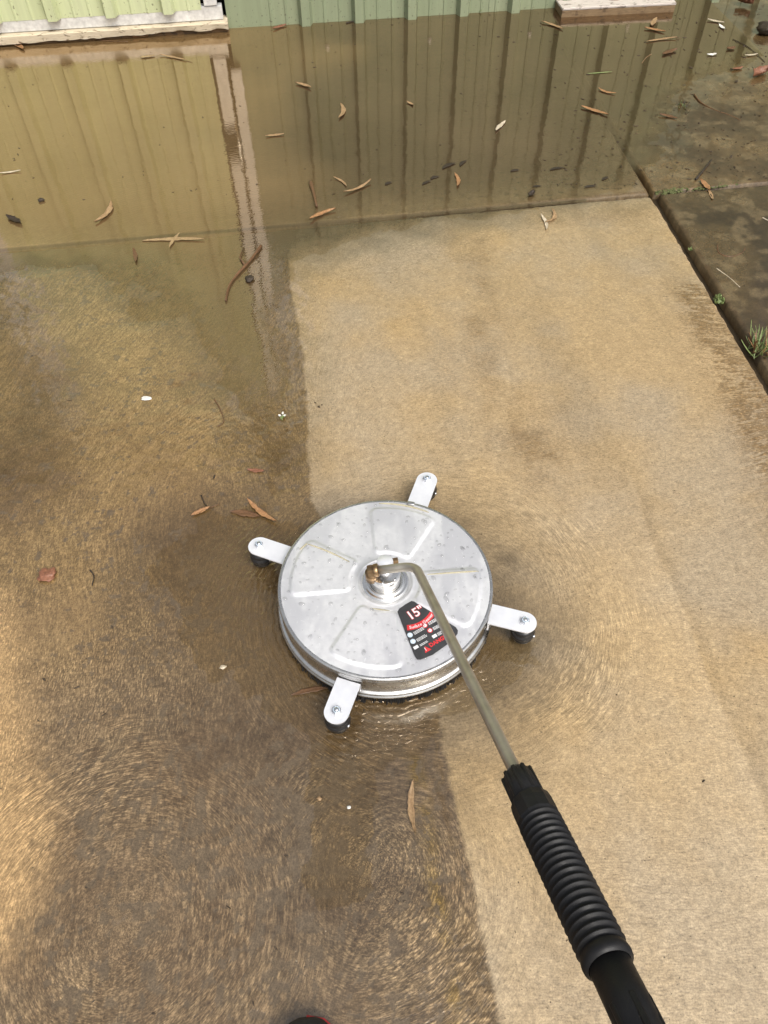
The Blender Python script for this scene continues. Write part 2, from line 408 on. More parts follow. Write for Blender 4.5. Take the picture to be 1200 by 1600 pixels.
C_CLEAN = np.array([.405, .296, .160]); C_GREY = np.array([.375, .296, .192]); C_DIRT = np.array([.165, .105, .045]); C_DARK = np.array([.080, .050, .024])
C_GOLD = np.array([.33, .22, .095]); C_MUST = np.array([.20, .125, .022]); C_SILT = np.array([.26, .19, .10])
CLEAN_EDGE = W((470, 330), (450, 400), (452, 450), (468, 520), (478, 620), (482, 700), (484, 780), (560, 900), (670, 1080), (690, 1150), (702, 1220), (722, 1310), (742, 1410), (760, 1500), (778, 1610), (800, 1760))
X0 = {}
def front_fields(X, Y):
    n1 = fbm(X, Y, 6, 5, 21); n2 = fbm(X, Y, 22, 4, 22); n3 = fbm(X, Y, 2.2, 4, 23); n4 = fbm(X, Y, 70, 3, 24)
    lc = lic(X, Y, 31); streak = np.clip((lc - .5) * (2.0 + 3.4 * sstep(.35, .62, fbm(X, Y, 7, 4, 91))) * .8 + .5 + (vnoise(X * 420, Y * 420, 8) - .5) * .55, 0, 1)
    lc2 = lic(X, Y, 57, .0024, 5, .0036); streak2 = np.clip((lc2 - .5) * 3.4 + .5, 0, 1)
    far = [(3.0, CLEAN_EDGE[0][1] + 1), (3.0, -2.0)]
    clean_poly = CLEAN_EDGE + [(CLEAN_EDGE[-1][0], -2), (3, -2), (3, 4), (CLEAN_EDGE[0][0], 4)]
    sdc = poly_sd(X, Y, clean_poly) + (n2 - .5) * .012 + (n4 - .5) * .008
    clean = sstep(-.004, .007, sdc)
    # --- cleaned side
    col = C_CLEAN[None] + (C_GREY - C_CLEAN)[None] * sstep(.35, .65, n1 * .5 + n3 * .5)[:, None]
    gold = sstep(.50, .72, fbm(X, Y, 4.5, 4, 40)); col = col + (np.array([.42, .285, .125]) - col) * (gold * .4)[:, None]
    # newly rinsed, paler path with an arc-shaped limit on the right
    lim = W((900, 690), (985, 740), (1015, 840), (1075, 970), (1110, 1070), (1165, 1180), (1215, 1330), (1260, 1500), (1300, 1700))
    pale = poly_sd(X, Y, lim + [(-3, -.6), (-3, 3), lim[0]])
    k = sstep(-.004, .008, pale + (n4 - .5) * .008) * np.exp(-np.maximum(pale, 0) / .16) * sstep(1.16, .95, Y)
    col = col * (.93 + .16 * k)[:, None]; col = col + (C_GREY * 1.08 - col) * (k * .45)[:, None]
    ring = np.exp(-((pale + .010) / .008) ** 2) * sstep(1.16, .95, Y); col = col * (1 - .10 * ring)[:, None]
    aa = (X - TR[0]) * -DJ[0] + (Y - TR[1]) * -DJ[1]
    band = vnoise(aa * 9, Y * .8, 66) * .6 + vnoise(aa * 22, Y * 1.5, 67) * .4
    col = col * (1 - .10 * sstep(.48, .75, band))[:, None]
    # brownish stains left on the cleaned slab
    st = np.exp(-(seg_dist(X, Y, W((725, 380), (742, 470), (745, 560), (790, 640), (840, 720))) / .075) ** 2) * sstep(.30, .75, n2 * .5 + fbm(X * 5, Y, 4, 4, 77) * .5) * .8
    st = st + np.exp(-(seg_dist(X, Y, W((860, 690), (930, 760), (900, 860))) / .12) ** 2) * n2 * .32
    st = st + np.exp(-(seg_dist(X, Y, W((840, 345), (960, 335), (1010, 330))) / .05) ** 2) * n2 * .9
    edge = np.exp(-(seg_dist(X, Y, W((1085, 460), (1130, 560), (1180, 640), (1230, 720))) / .055) ** 2) * sstep(.30, .62, n2 * .6 + streak2 * .5)
    edge2 = np.exp(-(seg_dist(X, Y, W((1200, 640), (1230, 720), (1260, 820))) / .09) ** 2) * (.4 + .8 * streak2)
    st = np.clip(st * .75 + edge * 1.25 + edge2 * .8, 0, 1) * (.45 + .75 * streak)
    st = np.clip(st, 0, .95); col = col + (C_DIRT * 1.15 - col) * st[:, None]
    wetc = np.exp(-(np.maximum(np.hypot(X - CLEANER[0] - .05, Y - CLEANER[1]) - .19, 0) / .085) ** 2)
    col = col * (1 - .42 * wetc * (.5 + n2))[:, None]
    col = col * (.91 + .17 * streak)[:, None]
    # --- dirty side
    g = sstep(.40, .62, n3 * .45 + n1 * .55)
    dirt = C_DIRT[None] + (C_GOLD * .70 - C_DIRT)[None] * g[:, None]
    low = sstep(.90, .55, Y + (n1 - .5) * .3)                      # greyer, more rubbed towards the camera
    rub = np.array([.185, .130, .075])
    dirt = dirt + (rub - dirt) * (low * .75)[:, None]
    lcn = sstep(.50, .90, streak + (n2 - .5) * .9)
    dirt = dirt * (.86 + .20 * streak + .06 * (streak2 - .5))[:, None]
    blot = sstep(.50, .62, fbm(X, Y, 60, 4, 83) * .62 + streak * .38); dirt = dirt * (.86 + .26 * blot)[:, None]
    pb = np.array([.36, .265, .14]); dirt = dirt + (pb - dirt) * (lcn * (.06 + .14 * low) * sstep(.3, .6, n1))[:, None]
    dk = sstep(.52, .66, fbm(X, Y, 13, 5, 50)) * low; dirt = dirt + (C_DARK * 1.25 - dirt) * (dk * .55 * (1 - streak * .5))[:, None]
    # paler corner at the left and a golden patch
    lb = W((-30, 900), (28, 940), (52, 1020), (64, 1100), (80, 1180), (112, 1260), (100, 1360), (50, 1500), (-60, 1560)) + [(-3, .1), (-3, .8)]
    kb = sstep(-.03, .07, poly_sd(X, Y, lb) + (n2 - .5) * .05); dirt = dirt + (np.array([.40, .265, .125]) - dirt) * (kb * .98 * (.85 + .15 * streak))[:, None]
    for (c, r, f) in (((230, 740), .16, .55), ((110, 980), .12, .6), ((250, 560), .17, .35), ((100, 690), .10, .25), ((340, 1010), .10, .35)):
        p = g2(c); kk = np.exp(-(np.hypot(X - p[0], (Y - p[1])) / r) ** 2) * f * (.4 + .9 * n2)
        dirt = dirt + (C_GOLD - dirt) * np.clip(kk, 0, 1)[:, None] * (.55 + .45 * streak)[:, None]
    for (c, r, f) in (((20, 720), .17, .85), ((10, 500), .13, .6), ((60, 620), .12, .6), ((420, 880), .10, .6), ((300, 860), .10, .45), ((440, 720), .05, .5), ((350, 1240), .14, .35)):
        p = g2(c); kk = np.exp(-(np.hypot(X - p[0], (Y - p[1])) / r) ** 2) * f * (.5 + .7 * n2)
        dirt = dirt + (C_DARK - dirt) * np.clip(kk, 0, 1)[:, None]
    must = np.exp(-(seg_dist(X, Y, W((648, 1190), (668, 1300), (685, 1420), (700, 1500), (712, 1620), (725, 1760))) / .012) ** 2) * sstep(.28, .55, n2)
    dirt = dirt + (C_MUST - dirt) * (must * .8 * (1 - .4 * streak))[:, None]
    col = dirt + (col - dirt) * clean[:, None]
    dep = wdepth(X, Y); sub = sstep(-.0005, .003, dep)
    col = col + (C_SILT * .8 - col) * (sub * .5)[:, None]
    col = col * (1 - .24 * sstep(-.0042, -.0002, dep + (n2 - .5) * .002))[:, None]
    wet = np.clip((1 - clean) * (.55 + .5 * n2) + sstep(-.0045, .0, dep) * .8 + wetc * .6 + clean * .12 + st * .2, 0, 1)
    relief = streak * (.35 + .65 * (1 - clean)) * .75 + streak2 * .3 * (1 - clean)
    jv = (X - TR[0]) * DE[0] + (Y - TR[1]) * DE[1]; ju = (X - TR[0]) * DJ[0] + (Y - TR[1]) * DJ[1]
    soak = np.exp(-np.maximum(jv, 0) / (.035 + .13 * sstep(.35, 1.15, ju))) * sstep(-.05, .45, ju) * (.5 + n2) * (.75 + .5 * n1)
    col = col * (1 - np.clip(soak * 1.15, 0, .74))[:, None]; wet = np.clip(wet + soak, 0, 1)
    wet = np.clip(wet + sstep(1.15, 2.0, Y) * .55, 0, 1)
    dens = np.full(X.shape, -.17)
    for (c, r, f_) in (((430, 1330), .17, .15), ((300, 1300), .18, .10), ((330, 960), .12, .12), ((500, 1240), .07, .20), ((510, 1360), .07, .22), ((430, 1520), .12, .08), ((640, 1480), .10, .07), ((150, 1480), .15, .06)):
        p = g2(c); dens = np.maximum(dens, -.14 + (f_ + .04) * np.exp(-(np.hypot(X - p[0], Y - p[1]) / r) ** 2))
    flat = sstep(.55, .585, fbm(X, Y, 68, 5, 87) + dens + (streak - .5) * -.12) * (1 - clean) * (1 - .9 * kb)
    col = col + (np.array([.115, .084, .050]) - col) * (flat * .8)[:, None]; wet = np.maximum(wet, flat * .95); relief = relief * (1 - .85 * flat)
    clean_ = np.clip(clean + flat, 0, 1)
    X0.update(dirty=(1 - clean_) * (.30 + .70 * sstep(.3, .65, n1)) * (.30 + .70 * sstep(.95, .60, Y)) + clean * np.clip(edge + st * .5 + .75 * np.exp(-((np.hypot(X - .10, Y - CLEANER[1]) - .29) / .08) ** 2) * sstep(.12, .25, X) * sstep(.35, .6, n1), 0, 1) * .6, w_left=sstep(.18, -.10, X + (n3 - .5) * .3) * .8)
    for nm, c, a, b in (('w_a', (575, 1370), .20, .33), ('w_b', (190, 1440), .22, .34), ('w_c', (680, 945), .30, .46)):
        p = g2(c); X0[nm] = sstep(b, a, np.hypot(X - p[0], Y - p[1]) + (n2 - .5) * .14)
    return col, relief, wet, dep
def dirty_fields(lvl, tone):
    def f(X, Y):
        n1 = fbm(X, Y, 5, 5, 61); n2 = fbm(X, Y, 26, 5, 62); n3 = fbm(X, Y, 90, 3, 63)
        col = C_DARK[None] * tone + (C_DIRT * tone - C_DARK * tone)[None] * sstep(.35, .65, n1)[:, None]
        k = sstep(.52, .70, n2); col = col + (C_SILT * .7 - col) * (k * .5)[:, None]
        col = col * (.65 + .7 * n3)[:, None]
        dep = wdepth(X, Y)
        return col, n2 * .8 + n3 * .6, np.clip(.35 + .6 * n1 + sstep(-.003, .001, dep), 0, 1), dep - lvl
    return f
def back_fields(X, Y):
    n1 = fbm(X, Y, 5, 5, 71); n2 = fbm(X, Y, 24, 4, 72); n3 = fbm(X, Y, 80, 3, 73)
    left = sstep(.75, -.45, X)
    col = np.array([.13, .092, .05])[None] + (np.array([.31, .225, .115]) - np.array([.13, .092, .05]))[None] * np.clip(left * .85 + (n1 - .5) * .7, 0, 1)[:, None]
    lip = np.exp(-(((X - TR[0]) * DE[0] + (Y - TR[1]) * DE[1] + .035) / .025) ** 2)
    col = col + (np.array([.30, .22, .12]) - col) * (lip * .5 * n2)[:, None]
    spk = sstep(.66, .74, fbm(X, Y, 60, 3, 75)); col = col + (C_DARK * .7 - col) * (spk * .6 * (1 - .6 * left))[:, None]
    col = col * (.8 + .4 * n3)[:, None]
    dep = wdepth(X, Y)
    return col, n2 * .5 + n3 * .4, np.clip(.6 + .4 * n1, 0, 1), dep

def slab(name, org, du, dv, us, vs, fields, thick=.07, drop=.008):
    U, V = np.meshgrid(us, vs); nu, nv = len(us), len(vs)
    X = org[0] + U * du[0] + V * dv[0]; Y = org[1] + U * du[1] + V * dv[1]
    x, y = X.ravel(), Y.ravel()
    col, relief, wet, dep = fields(x, y)
    ed = np.minimum(np.minimum(U - us[0], us[-1] - U), np.minimum(V - vs[0], vs[-1] - V)).ravel()
    wob = (vnoise(x * 60, y * 60, 5) - .5) * .006
    rd = np.clip(1 - (ed + wob) / .011, 0, 1)
    z = -dep - drop * rd * rd; wet = wet * (1 - .85 * sstep(.0, .35, rd))
    n = nu * nv
    ring = np.concatenate([np.arange(nu), (np.arange(1, nv)) * nu + nu - 1, (nv - 1) * nu + np.arange(nu - 2, -1, -1), np.arange(nv - 2, 0, -1) * nu])
    co = np.empty((n + len(ring), 3), np.float32); co[:n, 0] = x; co[:n, 1] = y; co[:n, 2] = z
    co[n:] = co[ring]; co[n:, 2] = -thick
    i = (np.arange(nv - 1)[:, None] * nu + np.arange(nu - 1)[None]).ravel()
    q = np.stack([i, i + 1, i + nu + 1, i + nu], 1)
    r2 = np.roll(ring, -1); b = n + np.arange(len(ring)); b2 = np.roll(b, -1)
    s = np.stack([ring, b, b2, r2], 1)
    area = du[0] * dv[1] - du[1] * dv[0]
    if area < 0: q = q[:, ::-1]; s = s[:, ::-1]
    f = np.concatenate([q, s]).astype(np.int32)
    me = bpy.data.meshes.new(name)
    me.vertices.add(len(co)); me.vertices.foreach_set('co', co.ravel())
    me.loops.add(f.size); me.loops.foreach_set('vertex_index', f.ravel())
    me.polygons.add(len(f)); me.polygons.foreach_set('loop_start', np.arange(len(f), dtype=np.int32) * 4)
    me.polygons.foreach_set('use_smooth', np.ones(len(f), bool))
    me.update(calc_edges=True)
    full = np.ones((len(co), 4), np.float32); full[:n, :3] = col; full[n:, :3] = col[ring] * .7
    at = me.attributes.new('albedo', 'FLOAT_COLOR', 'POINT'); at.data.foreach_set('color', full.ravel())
    zero = np.zeros(n)
    for nm, a in [('streak', relief), ('wet', wet)] + [(k_, X0.get(k_, zero)) for k_ in ('dirty', 'w_left', 'w_a', 'w_b', 'w_c')]:
        v = np.concatenate([a, a[ring]]).astype(np.float32)
        at = me.attributes.new(nm, 'FLOAT', 'POINT'); at.data.foreach_set('value', v)
    me.materials.append(M['concrete']); X0.clear()
    o = link(bpy.data.objects.new(name, me)); o['kind'] = 'structure'; return o
def steps(*segs):
    out = [0.0]
    for end, st in segs:
        n = max(1, round((end - out[-1]) / st)); a = out[-1]
        out += [a + (end - a) * k / n for k in range(1, n + 1)]
    return np.array(out)
GAP = .018
slab('front_concrete_slab', TR + DE * GAP * .5, DJ, DE, steps((.5, .0027), (1.95, .0020), (3.2, .03)), steps((.95, .0027), (2.16, .0019), (2.6, .02), (3.6, .06)), front_fields)
slab('back_concrete_slab', TR - DE * GAP * .5, DJ, -DE, steps((2.35, .0055), (4.0, .05)), steps((1.70, .0055)), back_fields)
slab('side_concrete_slab', TR + DE * GAP * .5 - DJ * .027, -DJ, DE, steps((.55, .005), (2.0, .04)), steps((1.15, .005), (3.6, .05)), dirty_fields(.002, .48), drop=.004)
slab('far_side_concrete_slab', TR - DE * GAP * .5 - DJ * .014, -DJ, -DE, steps((1.05, .0055), (2.6, .04)), steps((1.70, .0055)), dirty_fields(.0, .72), drop=.003)

# soil sheet under and round the slabs, out to the horizon
bm = bmesh.new(); S = 900
vs = [bm.verts.new(p) for p in ((-S, -S, -.022), (S, -S, -.022), (S, S, -.022), (-S, S, -.022))]; bm.faces.new(vs)
o = obj('ground', bm, M['soil']); o['kind'] = 'structure'

# standing water: one level sheet wherever the bed lies below it
def puddle():
    sp = .009
    us = np.arange(-.75, 2.5, sp); vs = np.arange(-1.56, 2.1, sp)
    U, V = np.meshgrid(us, vs); X = TR[0] + U * DJ[0] + V * DE[0]; Y = TR[1] + U * DJ[1] + V * DE[1]
    x, y = X.ravel(), Y.ravel(); dep = wdepth(x, y)
    ingap = (np.abs(V.ravel()) < .012) & (U.ravel() > .2) & (U.ravel() < 2.4)
    depg = np.where(ingap, np.maximum(dep, -.001) + .004, dep)
    nu, nv = len(us), len(vs)
    keep = depg > -.0016
    i = (np.arange(nv - 1)[:, None] * nu + np.arange(nu - 1)[None]).ravel()
    q = np.stack([i, i + 1, i + nu + 1, i + nu], 1); q = q[keep[q].any(1)]
    used = np.unique(q); mp = np.full(nu * nv, -1); mp[used] = np.arange(len(used)); q = mp[q]
    co = np.zeros((len(used), 3), np.float32); co[:, 0] = x[used]; co[:, 1] = y[used]; co[:, 2] = 0.0
    me = bpy.data.meshes.new('puddle')
    me.from_pydata(co.tolist(), [], q.tolist()); me.update(); smooth(me)
    murk = 1 - np.exp(-(np.maximum(depg[used], 0) / .0052) ** 1.3)
    gp = ingap[used]; murk = np.where(gp, np.maximum(murk, .75), murk)
    bx, by = x[used] - CLEANER[0], y[used] - CLEANER[1]; rr = np.hypot(bx, by)
    rip = np.exp(-(np.maximum(rr - .20, 0) / .16) ** 2) * .9 + .03
    mudf = sstep(-.70, .15, x[used] + (fbm(x[used], y[used], 3, 3, 44) - .5) * .7) * sstep(1.2, 1.9, y[used]) + .15
    mudf = np.where(gp, 1.0, mudf); film = sstep(-.0003, .0022, depg[used])
    for nm, a in (('murk', murk), ('ripple', rip), ('mud', mudf), ('film', film)):
        at = me.attributes.new(nm, 'FLOAT', 'POINT'); at.data.foreach_set('value', a.astype(np.float32))
    me.materials.append(M['water'])
    o = link(bpy.data.objects.new('puddle', me)); o['kind'] = 'structure'
puddle()

# ================================================================== SHED
WALL_A = math.radians(7.0)
W0 = G(600, 29)
shed = thing('shed', 'green ribbed steel shed wall with a clad door standing along the puddle', 'shed', (W0[0], W0[1], 0), WALL_A)
def wx(px, py):       # distance along the wall from its origin
    p = G(px, py) - W0; return p[0] * math.cos(WALL_A) + p[1] * math.sin(WALL_A)
def ribbed(x0, x1, ribs, z0, z1, y0, pitch):
    """trapezoidal cladding: ribs proud towards -y, two small swages in every pan"""
    prof = [(x0, 0)]
    H, wt, wb = .034, .017, .029
    ev = []
    for r in ribs: ev.append((r, 'r'))
    for a, b in zip([ribs[0] - pitch] + ribs, ribs + [ribs[-1] + pitch]):
        for t in (.36, .64): ev.append((a + (b - a) * t, 's'))
    for x, k in sorted(ev):
        pts = [(x - wb, 0), (x - wt, H), (x + wt, H), (x + wb, 0)] if k == 'r' else [(x - .006, 0), (x - .002, .003), (x + .002, .003), (x + .006, 0)]
        if pts[0][0] > x0 + .002 and pts[-1][0] < x1 - .002: prof += pts
    prof.append((x1, 0))
    bm = bmesh.new(); th = .0012; rows = []
    for zz in (z0, z1):
        rows.append([bm.verts.new((x, y0 - h, zz)) for x, h in prof])
    back = [[bm.verts.new((x, y0 - h + th, zz)) for x, h in prof] for zz in (z0, z1)]
    for k in range(len(prof) - 1):
        bm.faces.new((rows[0][k], rows[0][k + 1], rows[1][k + 1], rows[1][k]))
        bm.faces.new((back[0][k + 1], back[0][k], back[1][k], back[1][k + 1]))
        bm.faces.new((rows[0][k + 1], rows[0][k], back[0][k], back[0][k + 1]))
    return bm
PITCHR = (wx(723, 22) - wx(478, 36)) / 3
HT = 2.42
xj = wx(357, 44)                                   # right-hand jamb of the door
rib0 = wx(478, 36)
right_ribs = [rib0 + PITCHR * k for k in range(0, 13)]
x = xj; k = 0; first = True
while k < len(right_ribs):
    ribs = right_ribs[k:k + 4]; x1 = ribs[-1] + PITCHR * .5
    obj('wall_sheet', ribbed(x, x1, ribs, -.012, HT, 0.0, PITCHR), M['wall_sheet'], shed)
    x = x1 + .0015; k += 4
RIGHT_END = x
door_w = wx(357, 44) - wx(-138, 76)
xd0 = xj - .012 - door_w
lx1 = xd0 - .04; lribs = [lx1 - .06 - PITCHR * k for k in range(3, -1, -1)]
obj('wall_sheet', ribbed(lribs[0] - PITCHR, lx1, lribs, -.012, HT, 0.0, PITCHR), M['wall_sheet'], shed)
LEFT_END = lribs[0] - PITCHR
# over-door sheet, fascia gutter, roof, side and back walls
dr_ribs = sorted([wx(96, 62) + (wx(184, 56) - wx(96, 62)) * k for k in range(-3, 3)])
obj('wall_sheet', ribbed(lx1 + .001, xj - .001, [r for r in dr_ribs if lx1 + .05 < r < xj - .05], 2.14, HT, -.0, PITCHR), M['wall_sheet'], shed)
bm = bmesh.new(); add_box(bm, ((LEFT_END + RIGHT_END) / 2, -.055, HT + .045), (RIGHT_END - LEFT_END + .1, .11, .11), bev=.012)
obj('gutter', bm, M['gutter'], shed)
bm = bmesh.new(); add_box(bm, ((LEFT_END + RIGHT_END) / 2, 1.5, HT + .22), (RIGHT_END - LEFT_END + .1, 3.1, .02), Matrix.Rotation(math.radians(6), 4, 'X'))
obj('roof', bm, M['wall_sheet'], shed)
for sx in (LEFT_END + .01, RIGHT_END - .01):
    bm = bmesh.new(); add_box(bm, (sx, 1.5, HT / 2 + .01), (.03, 2.94, HT - .02)); obj('side_wall', bm, M['wall_sheet'], shed)
bm = bmesh.new(); add_box(bm, ((LEFT_END + RIGHT_END) / 2, 3.0, HT / 2 + .15), (RIGHT_END - LEFT_END, .03, HT + .28)); obj('back_wall', bm, M['wall_sheet'], shed)
bm = bmesh.new(); add_box(bm, ((lx1 + xj) / 2, .20, 1.05), (xj - lx1 + .3, .02, 2.2)); obj('door_gap_shade', bm, M['dark_gap'], shed)  # near-black sheet behind the door: its colour stands for the shade in the gaps
# screws in the pans
def screw(x, z, y=0.0):
    bm = bmesh.new(); lathe(bm, [(0, .006), (.0055, .006), (.0065, .002), (.009, .0015), (.010, 0)], 10)
    o = obj('screw', bm, M['galv'], shed, True, (x, y, z)); o.rotation_euler = (PI / 2, 0, 0)
for k, r in enumerate(right_ribs[:8]):
    for z in (.095, .85, 1.6, 2.3):
        if k % 2 == 0 or z > .5: screw(r + PITCHR * .5 - .028, z, -.0012)
# door: frame of galvanised box, cladding, threshold timber
door = obj('door', ribbed(xd0 + .03, xj - .095, [r for r in dr_ribs if xd0 + .09 < r < xj - .13], .082, 2.06, -.026, PITCHR), M['door_sheet'], shed)
def part(name, c, s, mat, par, bev=.002):
    bm = bmesh.new(); add_box(bm, c, s, bev=bev); return obj(name, bm, mat, par)
part('bottom_rail', ((xd0 + xj - .012) / 2, -.006, .067), (xj - .014 - xd0, .038, .050), M['galv'], door)
part('top_rail', ((xd0 + xj - .012) / 2, .006, 2.07), (xj - .014 - xd0, .034, .05), M['galv'], door)
part('stile', (xj - .056, -.012, .24), (.052, .040, .29), M['galv'], door)
part('stile', (xj - .056, -.010, 1.29), (.052, .038, 1.50), M['galv'], door)
part('stile', (xd0 + .028, -.010, 1.09), (.052, .038, 1.90), M['galv'], door)
bm = bmesh.new(); tube(bm, [(xj - .030, -.030, .37), (xj - .030, -.030, .58)], .006, 10); obj('latch_rod', bm, M['chrome'], door, True)
part('door_jamb', (xj + .006, -.014, 1.16), (.046, .030, 2.02), M['galv'], shed)
part('door_jamb', (xd0 - .028, -.014, 1.12), (.046, .030, 2.10), M['galv'], shed)
part('door_head', ((lx1 + xj) / 2, -.006, 2.117), (xj - lx1 - .05, .03, .036), M['galv'], shed)
# threshold timber with a rotten, ragged lower edge
bm = bmesh.new(); n = 120; x0, x1 = xd0 - .2, xj + .002
def sill_rows(lo):
    rows = []
    for i in range(n + 1):
        xx = x0 + (x1 - x0) * i / n
        w = vnoise(np.array([xx * 9.0]), np.array([1.3]), 4)[0] * .6 + vnoise(np.array([xx * 40.0]), np.array([2.3]), 6)[0] * .4
        w *= .25 + .75 * min(1, max(0, (xx - x0 - .3) / 1.2))
        zmid = .006 + .026 * w; f = -.052 + .010 * w
        rows.append((xx, [(-.046, .040), (-.056, .037), (f - .004, zmid)] if not lo else [(f - .003, zmid + .001), (f + .016, zmid - .006), (f + .012, -.012)], ))
    return rows
def strip(rows, back):
    bm = bmesh.new(); prev = None
    for xx, pr in rows:
        pr = back[0] + pr + back[1]
        cur = [bm.verts.new((xx, a, b)) for a, b in pr]
        if prev:
            for k in range(len(cur) - 1): bm.faces.new((prev[k], cur[k], cur[k + 1], prev[k + 1]))
        else: bm.faces.new(cur)
        prev = cur
    bm.faces.new(prev[::-1]); return bm
sill = tag(thing('door_sill', 'rotting pine timber sill under the pale green shed door', 'timber', (W0[0], W0[1], 0), WALL_A), 'rotting pine timber sill lying under the pale green shed door', 'timber')
obj('sill_board', strip(sill_rows(False), ([(.03, .040)], [(.0, .0)])), M['sill'], sill)
obj('rotten_edge', strip(sill_rows(True), ([(.01, .01)], [(.01, -.012)])), M['sill_dark'], sill)

# weathered offcut of timber lying against the wall
def plank():
    c = (G(875, 25) + G(1054, 22)) / 2; a = math.atan2(*(G(1054, 21) - G(876, 30))[1::-1])
    L = np.linalg.norm(G(1054, 20) - G(876, 29))
    t = thing('timber_offcut', 'weathered whitish timber offcut lying flat against the shed wall', 'timber', (c[0], c[1] + .04, 0), a)
    bm = bmesh.new(); add_box(bm, (0, .02, .030), (L, .115, .010), bev=.003); obj('painted_face', bm, M['plank'], t)
    bm = bmesh.new(); add_box(bm, (0, .02, .0105), (L - .004, .113, .029), bev=.002); obj('wet_core', bm, M['plank_side'], t)
    bm = bmesh.new(); lathe(bm, [(0, .0362), (.012, .0360), (.014, .0352)], 14); k = obj('knot', bm, M['plank_side'], t); k.location = (.0, .03, 0); k.scale = (1.4, .8, 1)
plank()

# ================================================================== SURFACE CLEANER
ZT = .080; R0 = .190
cl = thing('surface_cleaner', 'round stainless steel surface cleaner on four castors at the edge of the cleaned strip', 'surface cleaner', (CLEANER[0], CLEANER[1], 0))
def loc(px, py, z): p = G(px, py, z); return np.array([p[0] - CLEANER[0], p[1] - CLEANER[1]])
SECT = [math.radians(a) for a in (167, 77, -13, -103)]
def emboss(r, th):
    """raised fan panels and the pressed ring round the hub"""
    h = np.zeros_like(r)
    for a in SECT:
        d = (th - a + PI) % (2 * PI) - PI
        hw = .028 + .17 * 0
        side = np.abs(d) * r - (.030 + .30 * (r - .06))             # wedge, wider outwards
        rad = np.maximum(.064 - r, r - .166)
        q = np.maximum(side, rad)
        # rounded corner
        q = np.where((side > -.010) & (rad > -.010), np.hypot(np.maximum(side + .010, 0), np.maximum(rad + .010, 0)) - .010, q)
        plate = sstep(.0055, -.0035, q)
        h = np.maximum(h, plate * .0028 + np.exp(-(q / .0024) ** 2) * .0006)
    ring = -.0026 * sstep(.050, .046, r) + .0020 * np.exp(-((r - .0475) / .0022) ** 2)
    return h + ring
nr, nt = 100, 300
rs = np.concatenate([np.linspace(.020, .182, nr - 1), [.184]]); th = np.linspace(0, 2 * PI, nt, endpoint=False)
Rg, Tg = np.meshgrid(rs, th, indexing='ij'); Z = ZT + emboss(Rg, Tg) - .0015 * (Rg / .18) ** 2
V = np.stack([Rg * np.cos(Tg), Rg * np.sin(Tg), Z], -1).reshape(-1, 3)
i = np.arange(nr - 1)[:, None] * nt; j = np.arange(nt)[None]; j2 = (j + 1) % nt
Fc = np.stack([i + j, i + nt + j, i + nt + j2, i + j2], -1).reshape(-1, 4)
top = obj('lid', (V.tolist(), Fc.tolist()), M['steel'], cl, True)
bm = bmesh.new(); lathe(bm, [(.1838, ZT - .0016), (.1875, ZT - .0008), (.190, ZT - .003), (.1905, ZT - .006), (.1895, ZT - .009), (.1885, ZT - .013), (.1885, .036), (.1900, .0345),
                            (.1925, .0335), (.1945, .0315), (.1942, .029), (.1920, .0280), (.1925, .0262), (.1950, .0250), (.1955, .0225), (.1935, .0205), (.188, .020)], 160)
obj('side_rim', bm, M['rim'], cl, True)
# nylon brush skirt
rb = random.Random(3); bm = bmesh.new()
lathe(bm, [(.1865, .024), (.1880, .010), (.1830, .004)], 120)
for k in range(1500):
    a = rb.uniform(0, 2 * PI); r = rb.uniform(.184, .190); l = rb.uniform(.0, .004); t = .0011
    c, s = math.cos(a), math.sin(a); out = r + rb.uniform(.0, .007); aw = a + rb.uniform(-.03, .03)
    p = Vector((r * c, r * s, .024)); q = Vector((out * math.cos(aw), out * math.sin(aw), l)); w = Vector((-s, c, 0)) * t; e = Vector((c, s, 0)) * t
    tri = [[bm.verts.new(b + w), bm.verts.new(b - w), bm.verts.new(b + e)] for b in (p, q)]
    for x in range(3): bm.faces.new((tri[0][x], tri[0][(x + 1) % 3], tri[1][(x + 1) % 3], tri[1][x]))
o = obj('brush_skirt', bm, M['black'], cl); o['kind'] = 'stuff'
# small round dimple near the back rim
bm = bmesh.new(); add_box(bm, (0, 0, 0), (.014, .008, .003), bev=.001); p = loc(642, 787, ZT); o = obj('rim_tab', bm, M['rim'], cl, True, (p[0], p[1], ZT + .001)); o.rotation_euler = (0, 0, -.2)

